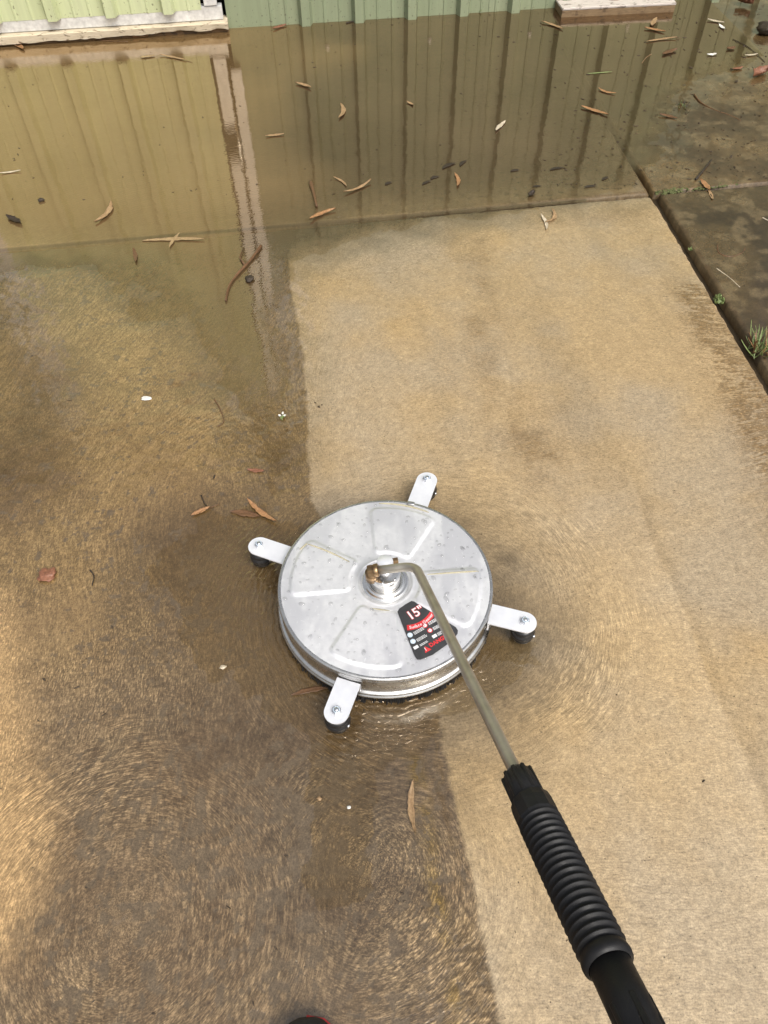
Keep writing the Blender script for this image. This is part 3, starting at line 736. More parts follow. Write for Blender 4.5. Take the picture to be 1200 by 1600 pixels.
# castor brackets
tips = [loc(820, 972, .058), loc(667, 750, .058), loc(405, 853, .058), loc(526, 1112, .058)]
def castor(tip):
    a = math.atan2(tip[1], tip[0]); r = float(np.hypot(*tip))
    w = .0205; z = .058
    oc = [(.1895, -w), (r, -w)] + [(r + w * math.sin(t), -w * math.cos(t)) for t in [PI * k / 16 for k in range(1, 16)]] + [(r, w), (.1895, w)]
    rot = Matrix.Rotation(a, 4, 'Z')
    bm = bmesh.new(); prism(bm, oc, z - .0025, z)
    add_box(bm, (.1912, 0, z - .012), (.003, 2 * w, .020))
    bmesh.ops.transform(bm, matrix=rot, verts=bm.verts)
    b = obj('castor_bracket', bm, M['zinc'], cl)
    cx, cy = r * math.cos(a), r * math.sin(a)
    # nut with washer, ring and stud end
    bm = bmesh.new(); lathe(bm, [(0, z + .0012), (.0098, z + .0012), (.0098, z)], 24); obj('washer', bm, M['zinc'], b, False, (cx, cy, 0))
    bm = bmesh.new(); prism(bm, [(.0078 * math.cos(PI * k / 3 + .4), .0078 * math.sin(PI * k / 3 + .4)) for k in range(6)], z + .0012, z + .0075)
    bmesh.ops.bevel(bm, geom=[e for e in bm.edges if e.verts[0].co.z > z + .007 and e.verts[1].co.z > z + .007], offset=.0009, segments=2, affect='EDGES')
    nut = obj('nut', bm, M['nut'], b, False, (cx, cy, 0))
    bm = bmesh.new(); lathe(bm, [(.0055, z + .0074), (.0055, z + .009), (.0045, z + .009), (.0042, z + .0078)], 20); obj('nylon_ring', bm, M['print_blue'], nut, True)
    bm = bmesh.new(); lathe(bm, [(0, z + .0105), (.0032, z + .0103), (.004, z + .0094), (.004, z + .006)], 16); obj('stud', bm, M['nut'], nut, True)
    # swivel castor: collar, ringed black housing and ball wheel
    bm = bmesh.new(); lathe(bm, [(0, .0556), (.012, .0556), (.0155, .053), (.0155, .047), (.012, .046)], 32); obj('swivel_collar', bm, M['wheel'], b, True, (cx, cy, 0))
    bm = bmesh.new(); lathe(bm, [(.010, .0475), (.0165, .0465), (.0192, .043), (.0198, .040), (.0186, .0372), (.0188, .0355), (.0205, .0335), (.0214, .029), (.0208, .0245), (.0192, .0225), (.0192, .0205),
                                (.0198, .018), (.0180, .0135), (.0150, .0125)], 44); obj('castor_housing', bm, M['wheel'], b, True, (cx, cy, 0))
    bm = bmesh.new(); lathe(bm, [(0, 0)] + [(.0150 * math.sin(q), .0150 - .0150 * math.cos(q)) for q in [PI * k / 14 for k in range(1, 12)]], 28); wh = obj('wheel', bm, M['wheel'], b, True, (cx, cy, .0))
    bm = bmesh.new(); tube(bm, [(.0195, .0, .030), (.0235, .0, .030)], .0030, 10); bmesh.ops.transform(bm, matrix=Matrix.Rotation(math.radians(-35), 4, 'Z'), verts=bm.verts); obj('axle_end', bm, M['nut'], wh, True)
for t in tips: castor(t)

# hub
bm = bmesh.new(); lathe(bm, [(.043, ZT - .002), (.041, ZT + .002), (.038, ZT + .0035), (.0355, ZT + .001), (.034, ZT + .003), (.0325, ZT + .0045), (.029, ZT + .0045), (.028, ZT + .001), (0, ZT + .001)], 72)
hub = obj('hub_flange', bm, M['chrome'], cl, True)
bm = bmesh.new(); lathe(bm, [(.0265, ZT), (.0265, ZT + .026), (.0258, ZT + .0272), (.022, ZT + .0278), (0, ZT + .0278)], 64)
sw = obj('swivel_body', bm, M['chrome'], cl, True)
bm = bmesh.new(); lathe(bm, [(.0150, ZT + .027), (.0145, ZT + .046), (.0135, ZT + .048), (0, ZT + .0485)], 40); obj('swivel_cap', bm, M['zinc'], sw, True, (0, .010, 0))
for k in range(6):
    a = PI / 3 * k + .3; bm = bmesh.new(); lathe(bm, [(0, ZT + .0305), (.0018, ZT + .0305), (.0030, ZT + .0300), (.0032, ZT + .0275)], 12)
    obj('cap_screw', bm, M['nut'], sw, True, (.0222 * math.cos(a), .0222 * math.sin(a), 0))
ZB = ZT + .046
pN0 = Vector(G(577, 893, ZB)) - Vector((CLEANER[0], CLEANER[1], 0))
pN1 = Vector(G(646, 881, .142)) - Vector((CLEANER[0], CLEANER[1], 0))
ax = (pN1 - pN0).normalized(); rotq = ax.to_track_quat('Z', 'Y').to_matrix().to_4x4()
def along(prof, s0, name, mat, par, n=32, six=False):
    bm = bmesh.new(); lathe(bm, [(r, z + s0) for r, z in prof], 6 if six else n)
    bmesh.ops.transform(bm, matrix=Matrix.Translation(pN0) @ rotq, verts=bm.verts); return obj(name, bm, mat, par, not six)
along([(0, 0), (.0112, .0), (.0120, .0015), (.0120, .0085), (.0110, .010), (0, .010)], -.002, 'inlet_nut', M['brass'], cl, six=True)
along([(.0112, 0), (.0118, .001), (.0118, .007), (.0105, .0085), (.0072, .0085), (.0072, .004)], .008, 'inlet_collar', M['brass'], cl)
bm = bmesh.new(); tube(bm, [pN0 + ax * .003 - Vector((0, 0, .002)), pN0 + ax * .004 - Vector((0, 0, .024))], .0105, 20); obj('inlet_elbow', bm, M['brass'], cl, True)
bm = bmesh.new(); tube(bm, [(.010, .014, ZT + .040), (.0225, .0165, ZT + .040)], .0062, 6); obj('brass_plug', bm, M['brass'], cl)

# dried silt caught along some panel edges
def silt(p, q, bend=0.0):
    a, b = loc(*p, ZT), loc(*q, ZT); d = b - a; nrm = np.array([-d[1], d[0]])
    pts = []
    for k in range(15):
        t = k / 14; c = a + d * t + nrm * bend * 4 * t * (1 - t)
        hh = float(emboss(np.array([np.hypot(*c)]), np.array([math.atan2(c[1], c[0])]))[0])
        pts.append((c[0], c[1], ZT + hh - .0012))
    bm = bmesh.new(); tube(bm, pts, [.0007 + .0013 * math.sin(PI * k / 14) ** .4 for k in range(15)], 8); o = obj('silt_line', bm, M['sealant'], cl, True); o['kind'] = 'stuff'
silt((481, 851), (549, 881), .03); silt((592, 786), (670, 800), .06); silt((664, 899), (748, 893)); silt((580, 951), (610, 955), .02); silt((480, 850), (468, 858), .03)

# water beads on the lid
bm = bmesh.new(); rd = random.Random(5)
for k in range(240):
    a = rd.uniform(0, 2 * PI); r = math.sqrt(rd.uniform(.055 ** 2, .178 ** 2)); s = rd.choice((.0012, .0016, .0022, .003)) * rd.uniform(.7, 1.2)
    hh = float(emboss(np.array([r]), np.array([a]))[0]) - .0015 * (r / .18) ** 2
    sx, sy, rt = s * rd.uniform(.8, 1.9), s, rd.uniform(0, PI)
    Mx = Matrix.Translation((r * math.cos(a), r * math.sin(a), ZT + hh)) @ Matrix.Rotation(rt, 4, 'Z') @ Matrix.Diagonal((sx, sy, s * .42, 1))
    rv = bmesh.ops.create_icosphere(bm, subdivisions=2, radius=1.0)['verts']; bmesh.ops.transform(bm, matrix=Mx, verts=rv)
t = NT('water_bead'); lw = t.new('ShaderNodeLayerWeight'); lw.inputs['Blend'].default_value = .5
tr = t.new('ShaderNodeBsdfTransparent'); t.l.new(t.ramp(lw.outputs['Facing'], [(0.0, .96), (.6, .80), (1.0, .45)]), tr.inputs[0])
gl = t.new('ShaderNodeBsdfGlossy'); gl.inputs['Roughness'].default_value = .05
mx = t.new('ShaderNodeMixShader'); t.l.new(t.math('ADD', t.math('MULTIPLY', t.math('POWER', lw.outputs['Facing'], 3.0), .6), .04), mx.inputs[0])
t.l.new(tr.outputs[0], mx.inputs[1]); t.l.new(gl.outputs[0], mx.inputs[2]); t.l.new(mx.outputs[0], t.out.inputs[0]); t.n.remove(t.b); M['bead'] = t.m
o = obj('water_beads', bm, M['bead'], cl, True); o['kind'] = 'stuff'

# sticker
ZS = ZT + .0008
outl_px = [(621, 956), (624, 951), (634, 944), (643, 939), (647, 940), (672, 955), (712, 980), (715.5, 985), (715, 990), (709, 998), (696, 1009), (676, 1023), (657, 1030.5), (652, 1030.5), (648, 1025), (634, 990)]
outl = [loc(x, y, ZS) for x, y in outl_px]
bm = bmesh.new(); prism(bm, [tuple(p) for p in outl], ZS - .0004, ZS + .0003)
stick = obj('label_sticker', bm, M['sticker'], cl); stick['label'] = 'black warning label with red and white print'
cen = np.mean(outl, 0); phi = math.atan2(loc(668, 1000, ZS)[1], loc(668, 1000, ZS)[0])
oT = loc(623, 958, ZS); rx = loc(672, 1023, ZS) - loc(652, 1031, ZS)
# text frame: origin at the upper left corner of the print, x along the lines of writing
xT = loc(694, 992, ZS) - loc(668, 1007, ZS); xT = xT / np.hypot(*xT); yT = np.array([-xT[1], xT[0]])
ANG = math.atan2(xT[1], xT[0])
def text(body, px, size, mat, name, dz=.0006, off=0.0, ang=None):
    cu = bpy.data.curves.new(name, 'FONT'); cu.body = body; cu.size = size; cu.offset = off; cu.fill_mode = 'FRONT'
    tmp = bpy.data.objects.new('tmp', cu); COL.objects.link(tmp); bpy.context.view_layer.update()
    me = bpy.data.meshes.new_from_object(tmp.evaluated_get(bpy.context.evaluated_depsgraph_get())); bpy.data.objects.remove(tmp)
    me.materials.clear(); me.materials.append(mat)
    o = link(bpy.data.objects.new(name, me), stick); p = px if not isinstance(px, tuple) else loc(*px, ZS)
    o.location = (p[0], p[1], ZS + dz); o.rotation_euler = (0, 0, ANG if ang is None else ang); return o
text('15"', (640.5, 969.5), .0235, M['print_red'], 'size_mark', .0005, .0011)
text('15"', (640.5, 969.5), .0235, M['print_white'], 'size_mark', .0007, .00035)
text('DANGER', (672.8, 1011.5), .0098, M['print_red'], 'danger_word', .0006, .0004)
# red arc band with lettering
bl, br, bmid = loc(636, 981, ZS), loc(676, 957.5, ZS), loc(660, 974, ZS)
def arc3(a, b, c):
    ax_, ay = a; bx, by = b; cx, cy = c; d = 2 * (ax_ * (by - cy) + bx * (cy - ay) + cx * (ay - by))
    ux = ((ax_**2 + ay**2) * (by - cy) + (bx**2 + by**2) * (cy - ay) + (cx**2 + cy**2) * (ay - by)) / d
    uy = ((ax_**2 + ay**2) * (cx - bx) + (bx**2 + by**2) * (ax_ - cx) + (cx**2 + cy**2) * (bx - ax_)) / d
    return np.array([ux, uy]), math.hypot(ax_ - ux, ay - uy)
cc, rr_ = arc3(bl, bmid, br); a0 = math.atan2(*(bl - cc)[::-1]); a1 = math.atan2(*(br - cc)[::-1])
if a1 < a0: a1 += 2 * PI
if a1 - a0 > PI: a0, a1 = a1, a0 + 2 * PI
N = 24; wdt = .0050
inn = [tuple(cc + (rr_ - wdt) * np.array([math.cos(a0 + (a1 - a0) * k / N), math.sin(a0 + (a1 - a0) * k / N)])) for k in range(N + 1)]
out_ = [tuple(cc + (rr_ + wdt) * np.array([math.cos(a0 + (a1 - a0) * k / N), math.sin(a0 + (a1 - a0) * k / N)])) for k in range(N + 1)]
bm = bmesh.new(); prism(bm, out_ + inn[::-1], ZS + .0003, ZS + .0005); obj('red_band', bm, M['print_red'], stick)
s_ = 'Surface Cleaner'; adv = [.62 if c in ' il' else (.45 if c in 'rf' else 1) for c in s_]; tot = sum(adv); acc = 0
for c_, w_ in zip(s_, adv):
    tt = .07 + .86 * acc / tot; acc += w_
    if c_ == ' ': continue
    a = a0 + (a1 - a0) * tt; p = cc + (rr_ + .0026) * np.array([math.cos(a), math.sin(a)])
    text(c_, p, .0078, M['print_white'], 'band_letter', .0007, .00008, a + PI / 2 if a1 > a0 else a - PI / 2)
# pictograms and the rows of fine print beside them
def dot(px, r, mat, name, n=20, dz=.0005):
    p = loc(*px, ZS); bm = bmesh.new(); bm.faces.new([bm.verts.new((r * math.cos(2 * PI * k / n), r * math.sin(2 * PI * k / n), 0)) for k in range(n)])
    return obj(name, bm, mat, stick, False, (p[0], p[1], ZS + dz))
for px in ((640.7, 992.4), (645.3, 1002.3)):
    dot(px, .0046, M['print_blue'], 'pictogram'); dot((px[0] + .6, px[1] - .6), .0019, M['print_white'], 'pictogram', 12, .0007)
for px in ((664, 977.5), (671.8, 985.2)):
    dot(px, .0046, M['print_red'], 'pictogram'); dot(px, .0032, M['print_white'], 'pictogram', 20, .0007)
    o = text('/', (px[0] - 1.2, px[1] + 1.3), .0058, M['print_red'], 'pictogram', .0009, .0003)
def rows(px, w, n, name='fine_print'):
    p = loc(*px, ZS); bm = bmesh.new(); rq = random.Random(int(px[0] * 7))
    for k in range(n):
        x = 0; y = -k * .0021
        while x < w:
            l = rq.uniform(.0012, .0036)
            if x + l > w: break
            for (dx, dy) in ((0, 0),):
                bm.faces.new([bm.verts.new((x + a * l, y + b * .0011, 0)) for a, b in ((0, 0), (1, 0), (1, 1), (0, 1))])
            x += l + .0006
    o = obj(name, bm, M['print_white'], stick, False, (p[0], p[1], ZS + .0005)); o.rotation_euler = (0, 0, ANG)
rows((646, 989), .021, 3); rows((650.5, 1000), .021, 3); rows((656, 1008.5), .017, 2); rows((668.5, 974), .017, 3); rows((676, 982), .017, 3); rows((683, 990.5), .010, 3)
for px in ((650, 1011.5), (679, 994)):
    p = loc(*px, ZS); bm = bmesh.new(); bm.faces.new([bm.verts.new((a * .0042, b * .0028, 0)) for a, b in ((-1, -1), (1, -1), (1, 1), (-1, 1))])
    o = obj('pictogram', bm, M['print_white'], stick, False, (p[0], p[1], ZS + .0005)); o.rotation_euler = (0, 0, ANG)
p = loc(667, 1014.5, ZS); bm = bmesh.new(); bm.faces.new([bm.verts.new(q) for q in ((-.0062, -.0045, 0), (.0062, -.0045, 0), (0, .0065, 0))])
o = obj('warning_triangle', bm, M['print_red'], stick, False, (p[0], p[1], ZS + .0005)); o.rotation_euler = (0, 0, ANG)
text('!', (665.2, 1017.2), .0088, M['print_white'], 'warning_triangle', .0007, .0002)

# ================================================================== LANCE
B = Vector(G(649, 884, .150)); E = Vector(at_depth(997, 1600, .585))
base = Vector((CLEANER[0], CLEANER[1], 0)); A0 = base + pN0 + ax * .010
dirL = (E - B).normalized(); LT = (E - B).length
lance = thing('pressure_washer_lance', 'bent steel pressure washer lance with ribbed black grip, screwed to the round cleaner', 'lance', tuple(B))
def L_(p): return Vector(p) - B
pre = (A0 - B).normalized(); pts = [L_(A0)]
c0 = pre * .024; c1 = dirL * .024
pts.append(c0 * 1.4)
for k in range(13):
    t = k / 12; pts.append(c0 * (1 - t) ** 2 + c1 * t * t)
def s_at(py):
    lo, hi = 0.0, LT
    for _ in range(50):
        mid = (lo + hi) / 2; v = np.array(B + dirL * mid) - np.array([0, 0, CAM_H])
        if 800 - F * (v @ up) / (v @ fwd) < py: lo = mid
        else: hi = mid
    return lo
tip_s = s_at(1212); GS = s_at(1283); gl = s_at(1486) - GS
pts += [dirL * (tip_s * f) for f in (.3, .6, 1.0)] + [dirL * (tip_s + .05)]
bm = bmesh.new(); tube(bm, pts, .0076, 24); obj('steel_tube', bm, M['tube'], lance, True)
# grip built along local z, then turned on to the lance
rotL = dirL.to_track_quat('Z', 'Y').to_matrix().to_4x4()
def onl(bm, s): bmesh.ops.transform(bm, matrix=Matrix.Translation(dirL * s) @ rotL, verts=bm.verts); return bm
cn = (GS - .024 - tip_s) / .048
bm = bmesh.new(); lathe(bm, [(.0076, .006), (.0125, .0), (.0165, .006), (.0178, .020 * cn), (.0182, .048 * cn), (.015, .05 * cn)], 40)
for k in range(10):
    a = 2 * PI * k / 10; bmv = Matrix.Rotation(a, 4, 'Z'); add_box(bm, bmv @ Vector((.0160, 0, .026 * cn)), (.0055, .0045, .042 * cn), bmv, .0012)
obj('collar_nut', onl(bm, tip_s - .004), M['plastic'], lance, True)
bm = bmesh.new(); lathe(bm, [(.0185, .0), (.0215, .002), (.0225, .010), (.0225, .026), (.0205, .030)], 12); obj('grip_ferrule', onl(bm, GS - .027), M['plastic'], lance)

prof = [(.0195, 0)]; nrib = 18
for k in range(nrib):
    z0 = gl * k / nrib; pz = gl / nrib
    for t, r in ((.0, .0210), (.30, .0211), (.42, .0222), (.50, .0243), (.58, .0247), (.66, .0240), (.76, .0218), (.90, .0210)): prof.append((r, z0 + pz * t))
prof += [(.0215, gl), (.0236, gl + .003), (.0246, gl + .008), (.0240, gl + .012), (.0205, gl + .014)]
prof = [(r * .91, z) for r, z in prof]
bm = bmesh.new(); lathe(bm, prof, 56); obj('ribbed_grip', onl(bm, GS), M['plastic'], lance, True)
bm = bmesh.new(); lathe(bm, [(.015, 0), (.0182, .002), (.0182, .05), (.0174, .055), (.0172, .30), (0, .30)], 40)
for a in (.4, 1.5, 2.6, 3.9, 5.1):
    bmv = Matrix.Rotation(a, 4, 'Z'); add_box(bm, bmv @ Vector((.0168, 0, .165)), (.004, .006, .26), bmv, .0015)
obj('handle_shaft', onl(bm, GS + gl + .012), M['plastic'], lance, True)

# ================================================================== LEAVES, TWIGS AND LITTER
def leafmat(name, a, b, rough=.45):
    t = NT(name); n = t.noise(60, 5, .6); v = t.noise(240, 3, .6)
    c = t.ramp(n, [(.3, a), (.7, b)]); c = t.mix(1.0, c, t.ramp(v, [(.3, .7), (.7, 1.15)]), 'MULTIPLY')
    c = t.mix(t.ramp(t.noise(330, 2), [(0.0, 0.0), (.68, 0.0), (.74, .8)]), c, (.07, .035, .015))
    t.set(base=c, rough=rough, normal=t.bump(v, .6, .0006)); return t.m
LM = {'tan': leafmat('dry_tan_leaf', (.28, .17, .08), (.40, .265, .14)), 'orange': leafmat('dry_orange_leaf', (.30, .15, .065), (.41, .225, .10)),
      'brown': leafmat('soaked_brown_leaf', (.10, .05, .022), (.18, .09, .04)), 'red': leafmat('reddish_leaf', (.19, .075, .04), (.28, .125, .07)),
      'dark': leafmat('rotting_dark_leaf', (.022, .015, .009), (.05, .034, .019), .6), 'pale': leafmat('bleached_leaf', (.50, .42, .29), (.64, .55, .42)),
      'green': leafmat('green_blade', (.16, .22, .07), (.26, .32, .12)), 'white': leafmat('white_petal', (.72, .70, .64), (.82, .80, .74)),
      'sodden': leafmat('sunken_leaf', (.30, .20, .10), (.40, .28, .14))}
def leaf_mesh(L, w, bend, fold, lift, sd, taper=1.0):
    """lanceolate blade with midrib, curled edges and real thickness"""
    rl = random.Random(sd); n = 14; V = []; Fa = []; th = .0006
    for lay in (0, 1):
        for i in range(n + 1):
            t = i / n; jit = 1 + .3 * math.sin(sd * 3.7 + i * 1.9) * math.sin(sd + i * .7); hw = jit * w * .5 * (math.sin(PI * min(1, max(0, t ** taper))) ** .75 if 0 < t < 1 else 0.02) + .0004
            x = (t - .5) * L; y = bend * L * (4 * t * (1 - t) - .5) + rl.uniform(-.02, .02) * w
            z = lift * (2 * t - 1) ** 2
            for k, s in enumerate((-1, -.5, 0, .5, 1)):
                V.append((x, y + s * hw, z + fold * w * (abs(s) ** 1.5) * .5 + (th if lay else 0) + .0003))
    m_ = (n + 1) * 5
    for i in range(n):
        for k in range(4):
            a = i * 5 + k; Fa.append((a + m_, a + 5 + m_, a + 6 + m_, a + 1 + m_)); Fa.append((a, a + 1, a + 6, a + 5))
        a = i * 5; Fa.append((a, a + 5, a + 5 + m_, a + m_)); a += 4; Fa.append((a, a + m_, a + 5 + m_, a + 5))
    return V, Fa
def surf_z(x, y):
    d = float(wdepth(np.array([x]), np.array([y]))[0]); return max(0.0, -d) + .0006
cnt = [0]
def leaf(p, q, wpx, mat, label, bend=.05, fold=.35, lift=.003, cat='leaf', name='gum_leaf', dz=0.0, group='fallen leaves', stem=0):
    a, b = G(*p), G(*q); c = (a + b) / 2; L = float(np.hypot(*(b - a)[:2])); cnt[0] += 1
    w = wpx * np.linalg.norm(c - np.array([0, 0, CAM_H])) / F * .88
    o = obj(name, leaf_mesh(L, w, bend, fold, lift, cnt[0]), LM[mat], None, True, (c[0], c[1], surf_z(c[0], c[1]) + dz))
    o.rotation_euler = (random.uniform(-.06, .06), random.uniform(-.02, .02), math.atan2(b[1] - a[1], b[0] - a[0]))
    tag(o, label, cat, group)
    if stem:
        bm = bmesh.new(); tube(bm, [(L * .48, bend * L * -.45, .001), (L * .5 + stem * .5, bend * -L * .6, .002), (L * .5 + stem, bend * -L, .0015)], [.0009, .0008, .0006], 6)
        obj('stalk', bm, LM['brown'], o, True)
    return o
leaf((463, 131), (487, 139), 7, 'tan', 'tan gum leaf floating highest in the middle puddle, left of centre', .08, .5)
leaf((535, 163), (532, 187), 7, 'tan', 'upright tan leaf with dark ends floating mid puddle', .12)
leaf((415, 214), (444, 211), 6, 'tan', 'small tan leaf floating just right of the door post reflection', .04)
leaf((774, 206), (789, 191), 7, 'pale', 'pale slanted leaf floating in the right half of the puddle', .05)
leaf((636, 160), (646, 166), 5, 'tan', 'tiny tan leaf scrap floating alone near the puddle centre', .1)
leaf((712, 272), (716, 293), 6, 'orange', 'short orange-brown leaf among dark clumps near the joint', .1)
leaf((523, 278), (543, 292), 4, 'tan', 'thin curled tan leaf above the big pale gum leaf', .12)
leaf((538, 304), (581, 285), 6, 'tan', 'long pale tan gum leaf floating just above the joint', -.06, .6, .006)
leaf((483, 345), (523, 328), 9, 'orange', 'bright orange curved leaf at the end of the brown twig', .1, .5, .005)
leaf((152, 350), (178, 318), 9, 'tan', 'curved tan leaf lying in shallow water near the left', -.12, .5, .004)
leaf((223, 376), (320, 375), 8, 'sodden', 'longest tan leaf lying along the joint at left', .03, .3, .001)
leaf((264, 388), (280, 366), 5, 'sodden', 'short leaf crossing the long leaf on the left joint', .05, .3, .001, dz=.0015)
leaf((209, 389), (213, 411), 6, 'brown', 'small brown upright leaf below the left joint', .03)
leaf((847, 35), (881, 47), 6, 'tan', 'tan leaf floating beside the left end of the timber offcut', .07)
leaf((1007, 45), (1039, 51), 7, 'orange', 'orange leaf nearest in front of the timber offcut', .05)
leaf((1017, 43), (1025, 30), 7, 'tan', 'small tan leaf touching the timber offcut', .05, dz=.001)
leaf((1009, 66), (1056, 60), 5, 'tan', 'slender tan leaf with long tail below the timber offcut', .06, stem=.02)
leaf((1034, 87), (1057, 79), 9, 'brown', 'brown soaked leaf below the slender tailed leaf', .05)
leaf((934, 140), (961, 148), 5, 'orange', 'thin curved orange leaf above the bright orange leaf', -.12)
leaf((908, 168), (950, 181), 8, 'orange', 'bright straight orange leaf in the right part of the puddle', .02)
leaf((917, 116), (956, 113), 3, 'green', 'single green grass blade floating on the right puddle', .02, .2, .001, 'blade', 'grass_leaf')
leaf((1030, 180), (1058, 187), 7, 'brown', 'brown leaf in mud left of the thin brown twig', .08)
leaf((1105, 32), (1131, 37), 6, 'pale', 'bleached leaf in the litter at the upper right', .04)
leaf((1123, 40), (1132, 47), 5, 'white', 'small white petal under the bleached leaf', .05, name='petal', cat='petal')
leaf((1104, 87), (1119, 86), 6, 'white', 'white oval petal lying alone in the upper right mud', .02, name='petal', cat='petal')
leaf((1174, 124), (1197, 114), 15, 'red', 'curled reddish leaf near the right edge, widest of all', .05, .9, .006)
leaf((1152, 3), (1176, 8), 15, 'red', 'curled reddish leaf against the wall at the upper right corner', .05, .9, .005)
leaf((1163, 88), (1183, 86), 4, 'pale', 'short pale leaf left of the right frame edge', .02)
leaf((1144, 110), (1160, 107), 7, 'red', 'flat reddish leaf left of the curled wide leaf', .02)
leaf((1135, 78), (1148, 76), 8, 'brown', 'small brown leaf between the white petal and pale leaf', .02)
leaf((1094, 285), (1108, 302), 8, 'orange', 'orange leaf lying across the mossy joint at right', .06, .5, .004)
leaf((1106, 300), (1113, 316), 5, 'tan', 'tan leaf tip pointing down from the mossy joint leaf', .04)
leaf((846, 338), (855, 363), 5, 'pale', 'pale half of the curled leaf pair on the clean slab', .08, .5, .003)
leaf((856, 352), (866, 330), 6, 'tan', 'tan half of the curled leaf pair on the clean slab', -.22, .5, .003)
leaf((646, 1302), (643, 1221), 10, 'tan', 'long narrow tan leaf on the wet strip below the cleaner', .07, .4, .004)
leaf((386, 784), (431, 819), 9, 'orange', 'orange leaf left of the cleaner, overlapping a brown leaf', -.04, .5, .004, dz=.002)
leaf((360, 800), (406, 807), 13, 'brown', 'brown leaf under the orange leaf left of the cleaner', .04, .2, .001)
leaf((299, 807), (328, 794), 8, 'orange', 'small orange leaf with bent stalk further left of the cleaner', .06, .5, stem=.022)
leaf((387, 736), (413, 738), 8, 'red', 'short reddish leaf above the pair left of the cleaner', .03, .3)
leaf((455, 1086), (516, 1074), 9, 'brown', 'sunken brown leaf by the front left castor', .05, .2, .001)
leaf((0, 272), (33, 268), 4, 'pale', 'thin pale leaf at the left edge in shallow water', .03)
leaf((11, 340), (34, 351), 10, 'dark', 'ragged black leaf near the left edge', .03, .6, .004)
leaf((219, 91), (242, 88), 8, 'sodden', 'wide tan leaf under water below the shed door', .03, .2, .001)
leaf((250, 87), (292, 95), 5, 'tan', 'thin tan leaf with a tail below the shed door', .05, .3, stem=.03)
leaf((208, 60), (232, 58), 6, 'orange', 'orange leaf against the timber sill, middle of the door', .08, .5)
leaf((19, 67), (38, 79), 8, 'orange', 'orange leaf against the sill at the far left', .04, .5)
leaf((426, 47), (447, 40), 7, 'red', 'reddish leaf at the foot of the wall right of the door', .05, .4)
for p, q, w, lb in (((690, 264), (711, 255), 8, 'largest dark rotted leaf, left of the short orange-brown leaf'), ((718, 260), (728, 251), 6, 'dark rotted leaf touching the upper end of the short orange-brown leaf'),
                    ((672, 280), (686, 276), 6, 'dark rotted leaf below and left of the largest dark leaf'), ((659, 289), (673, 283), 5, 'thin dark leaf lying lowest before the joint in mid puddle'),
                    ((601, 289), (612, 285), 6, 'dark round leaf right of the long pale tan gum leaf'), ((797, 268), (811, 266), 5, 'small black leaf right of the short orange-brown leaf'),
                    ((858, 266), (880, 262), 6, 'longest black leaf in the shallows near the joint'), ((832, 292), (846, 291), 4, 'thin black leaf almost on the joint, under the longest black one'),
                    ((912, 293), (931, 291), 5, 'black leaf on the joint left of the slab corner'), ((940, 282), (950, 277), 5, 'small black leaf nearest the slab corner')):
    leaf(p, q, w, 'dark', lb, .12, .15, .0005, group='dark rotted leaves by the joint')
leaf((826, 309), (834, 301), 9, 'dark', 'black crumb sitting on the joint of the clean slab', .02, .6, .004)

def twig(pts, r, mat, label, branches=(), z=.003, name='twig'):
    P3 = [Vector(G(*p)) for p in pts]; c = P3[0].copy(); o_z = surf_z(P3[0].x, P3[0].y)
    # smooth the line
    Q = []
    for i in range(len(P3) - 1):
        p0, p1, p2, p3 = P3[max(i - 1, 0)], P3[i], P3[i + 1], P3[min(i + 2, len(P3) - 1)]
        for k in range(5):
            t = k / 5; Q.append(.5 * ((2 * p1) + (p2 - p0) * t + (2 * p0 - 5 * p1 + 4 * p2 - p3) * t * t + (3 * p1 - p0 - 3 * p2 + p3) * t ** 3))
    Q.append(P3[-1]); n = len(Q)
    bm = bmesh.new(); rq = random.Random(int(c.x * 999)); tube(bm, [q - c + Vector((0, 0, r * .8)) for q in Q], [r * (1 - .45 * i / n) * rq.uniform(.85, 1.15) for i in range(n)], 8)
    o = obj(name, bm, LM[mat], None, True, (c.x, c.y, o_z)); tag(o, label, 'twig', 'fallen twigs')
    for bpts in branches:
        B3 = [Vector(G(*p)) - c + Vector((0, 0, r)) for p in bpts]; bm = bmesh.new(); tube(bm, B3, [r * .6 * (1 - .4 * k / len(B3)) for k in range(len(B3))], 6); obj('side_shoot', bm, LM[mat], o, True)
twig([(408, 386), (392, 408), (370, 432), (358, 450), (353, 472)], .0045, 'brown', 'long forked brown twig at the door post reflection', [[(384, 418), (375, 405), (380, 392)]])
twig([(485, 287), (490, 303), (495, 325)], .006, 'brown', 'short thick brown twig standing over the orange curved leaf')
twig([(131, 57), (160, 64), (200, 66)], .002, 'brown', 'thin twig lying along the timber sill')
twig([(541, 37), (553, 34), (567, 34)], .0025, 'dark', 'black twig at the foot of the wall')
twig([(1084, 149), (1095, 162), (1115, 173), (1140, 182), (1157, 190)], .0028, 'brown', 'thin brown twig in mud at the right')
twig([(1086, 284), (1096, 272), (1110, 254)], .004, 'dark', 'dark twig leaning into the mossy joint')
twig([(1003, 99), (1010, 90), (1018, 85)], .0012, 'tan', 'straw-like thin stem in the right puddle')
twig([(335, 625), (344, 640), (350, 660), (340, 668)], .0012, 'brown', 'hair-thin brown stem on the wet slab, below the forked twig')
twig([(142, 893), (148, 903), (145, 917)], .0016, 'dark', 'small curled dark stem right of the round seed head')
twig([(315, 776), (320, 788), (327, 795)], .0016, 'dark', 'dark stem above the small orange leaf')
twig([(1120, 385), (1122, 398), (1140, 404), (1158, 398), (1163, 390)], .0018, 'brown', 'curled brown stem on the dark side slab')
twig([(1118, 422), (1140, 438), (1155, 452)], .0014, 'pale', 'pale straight straw on the dark side slab')
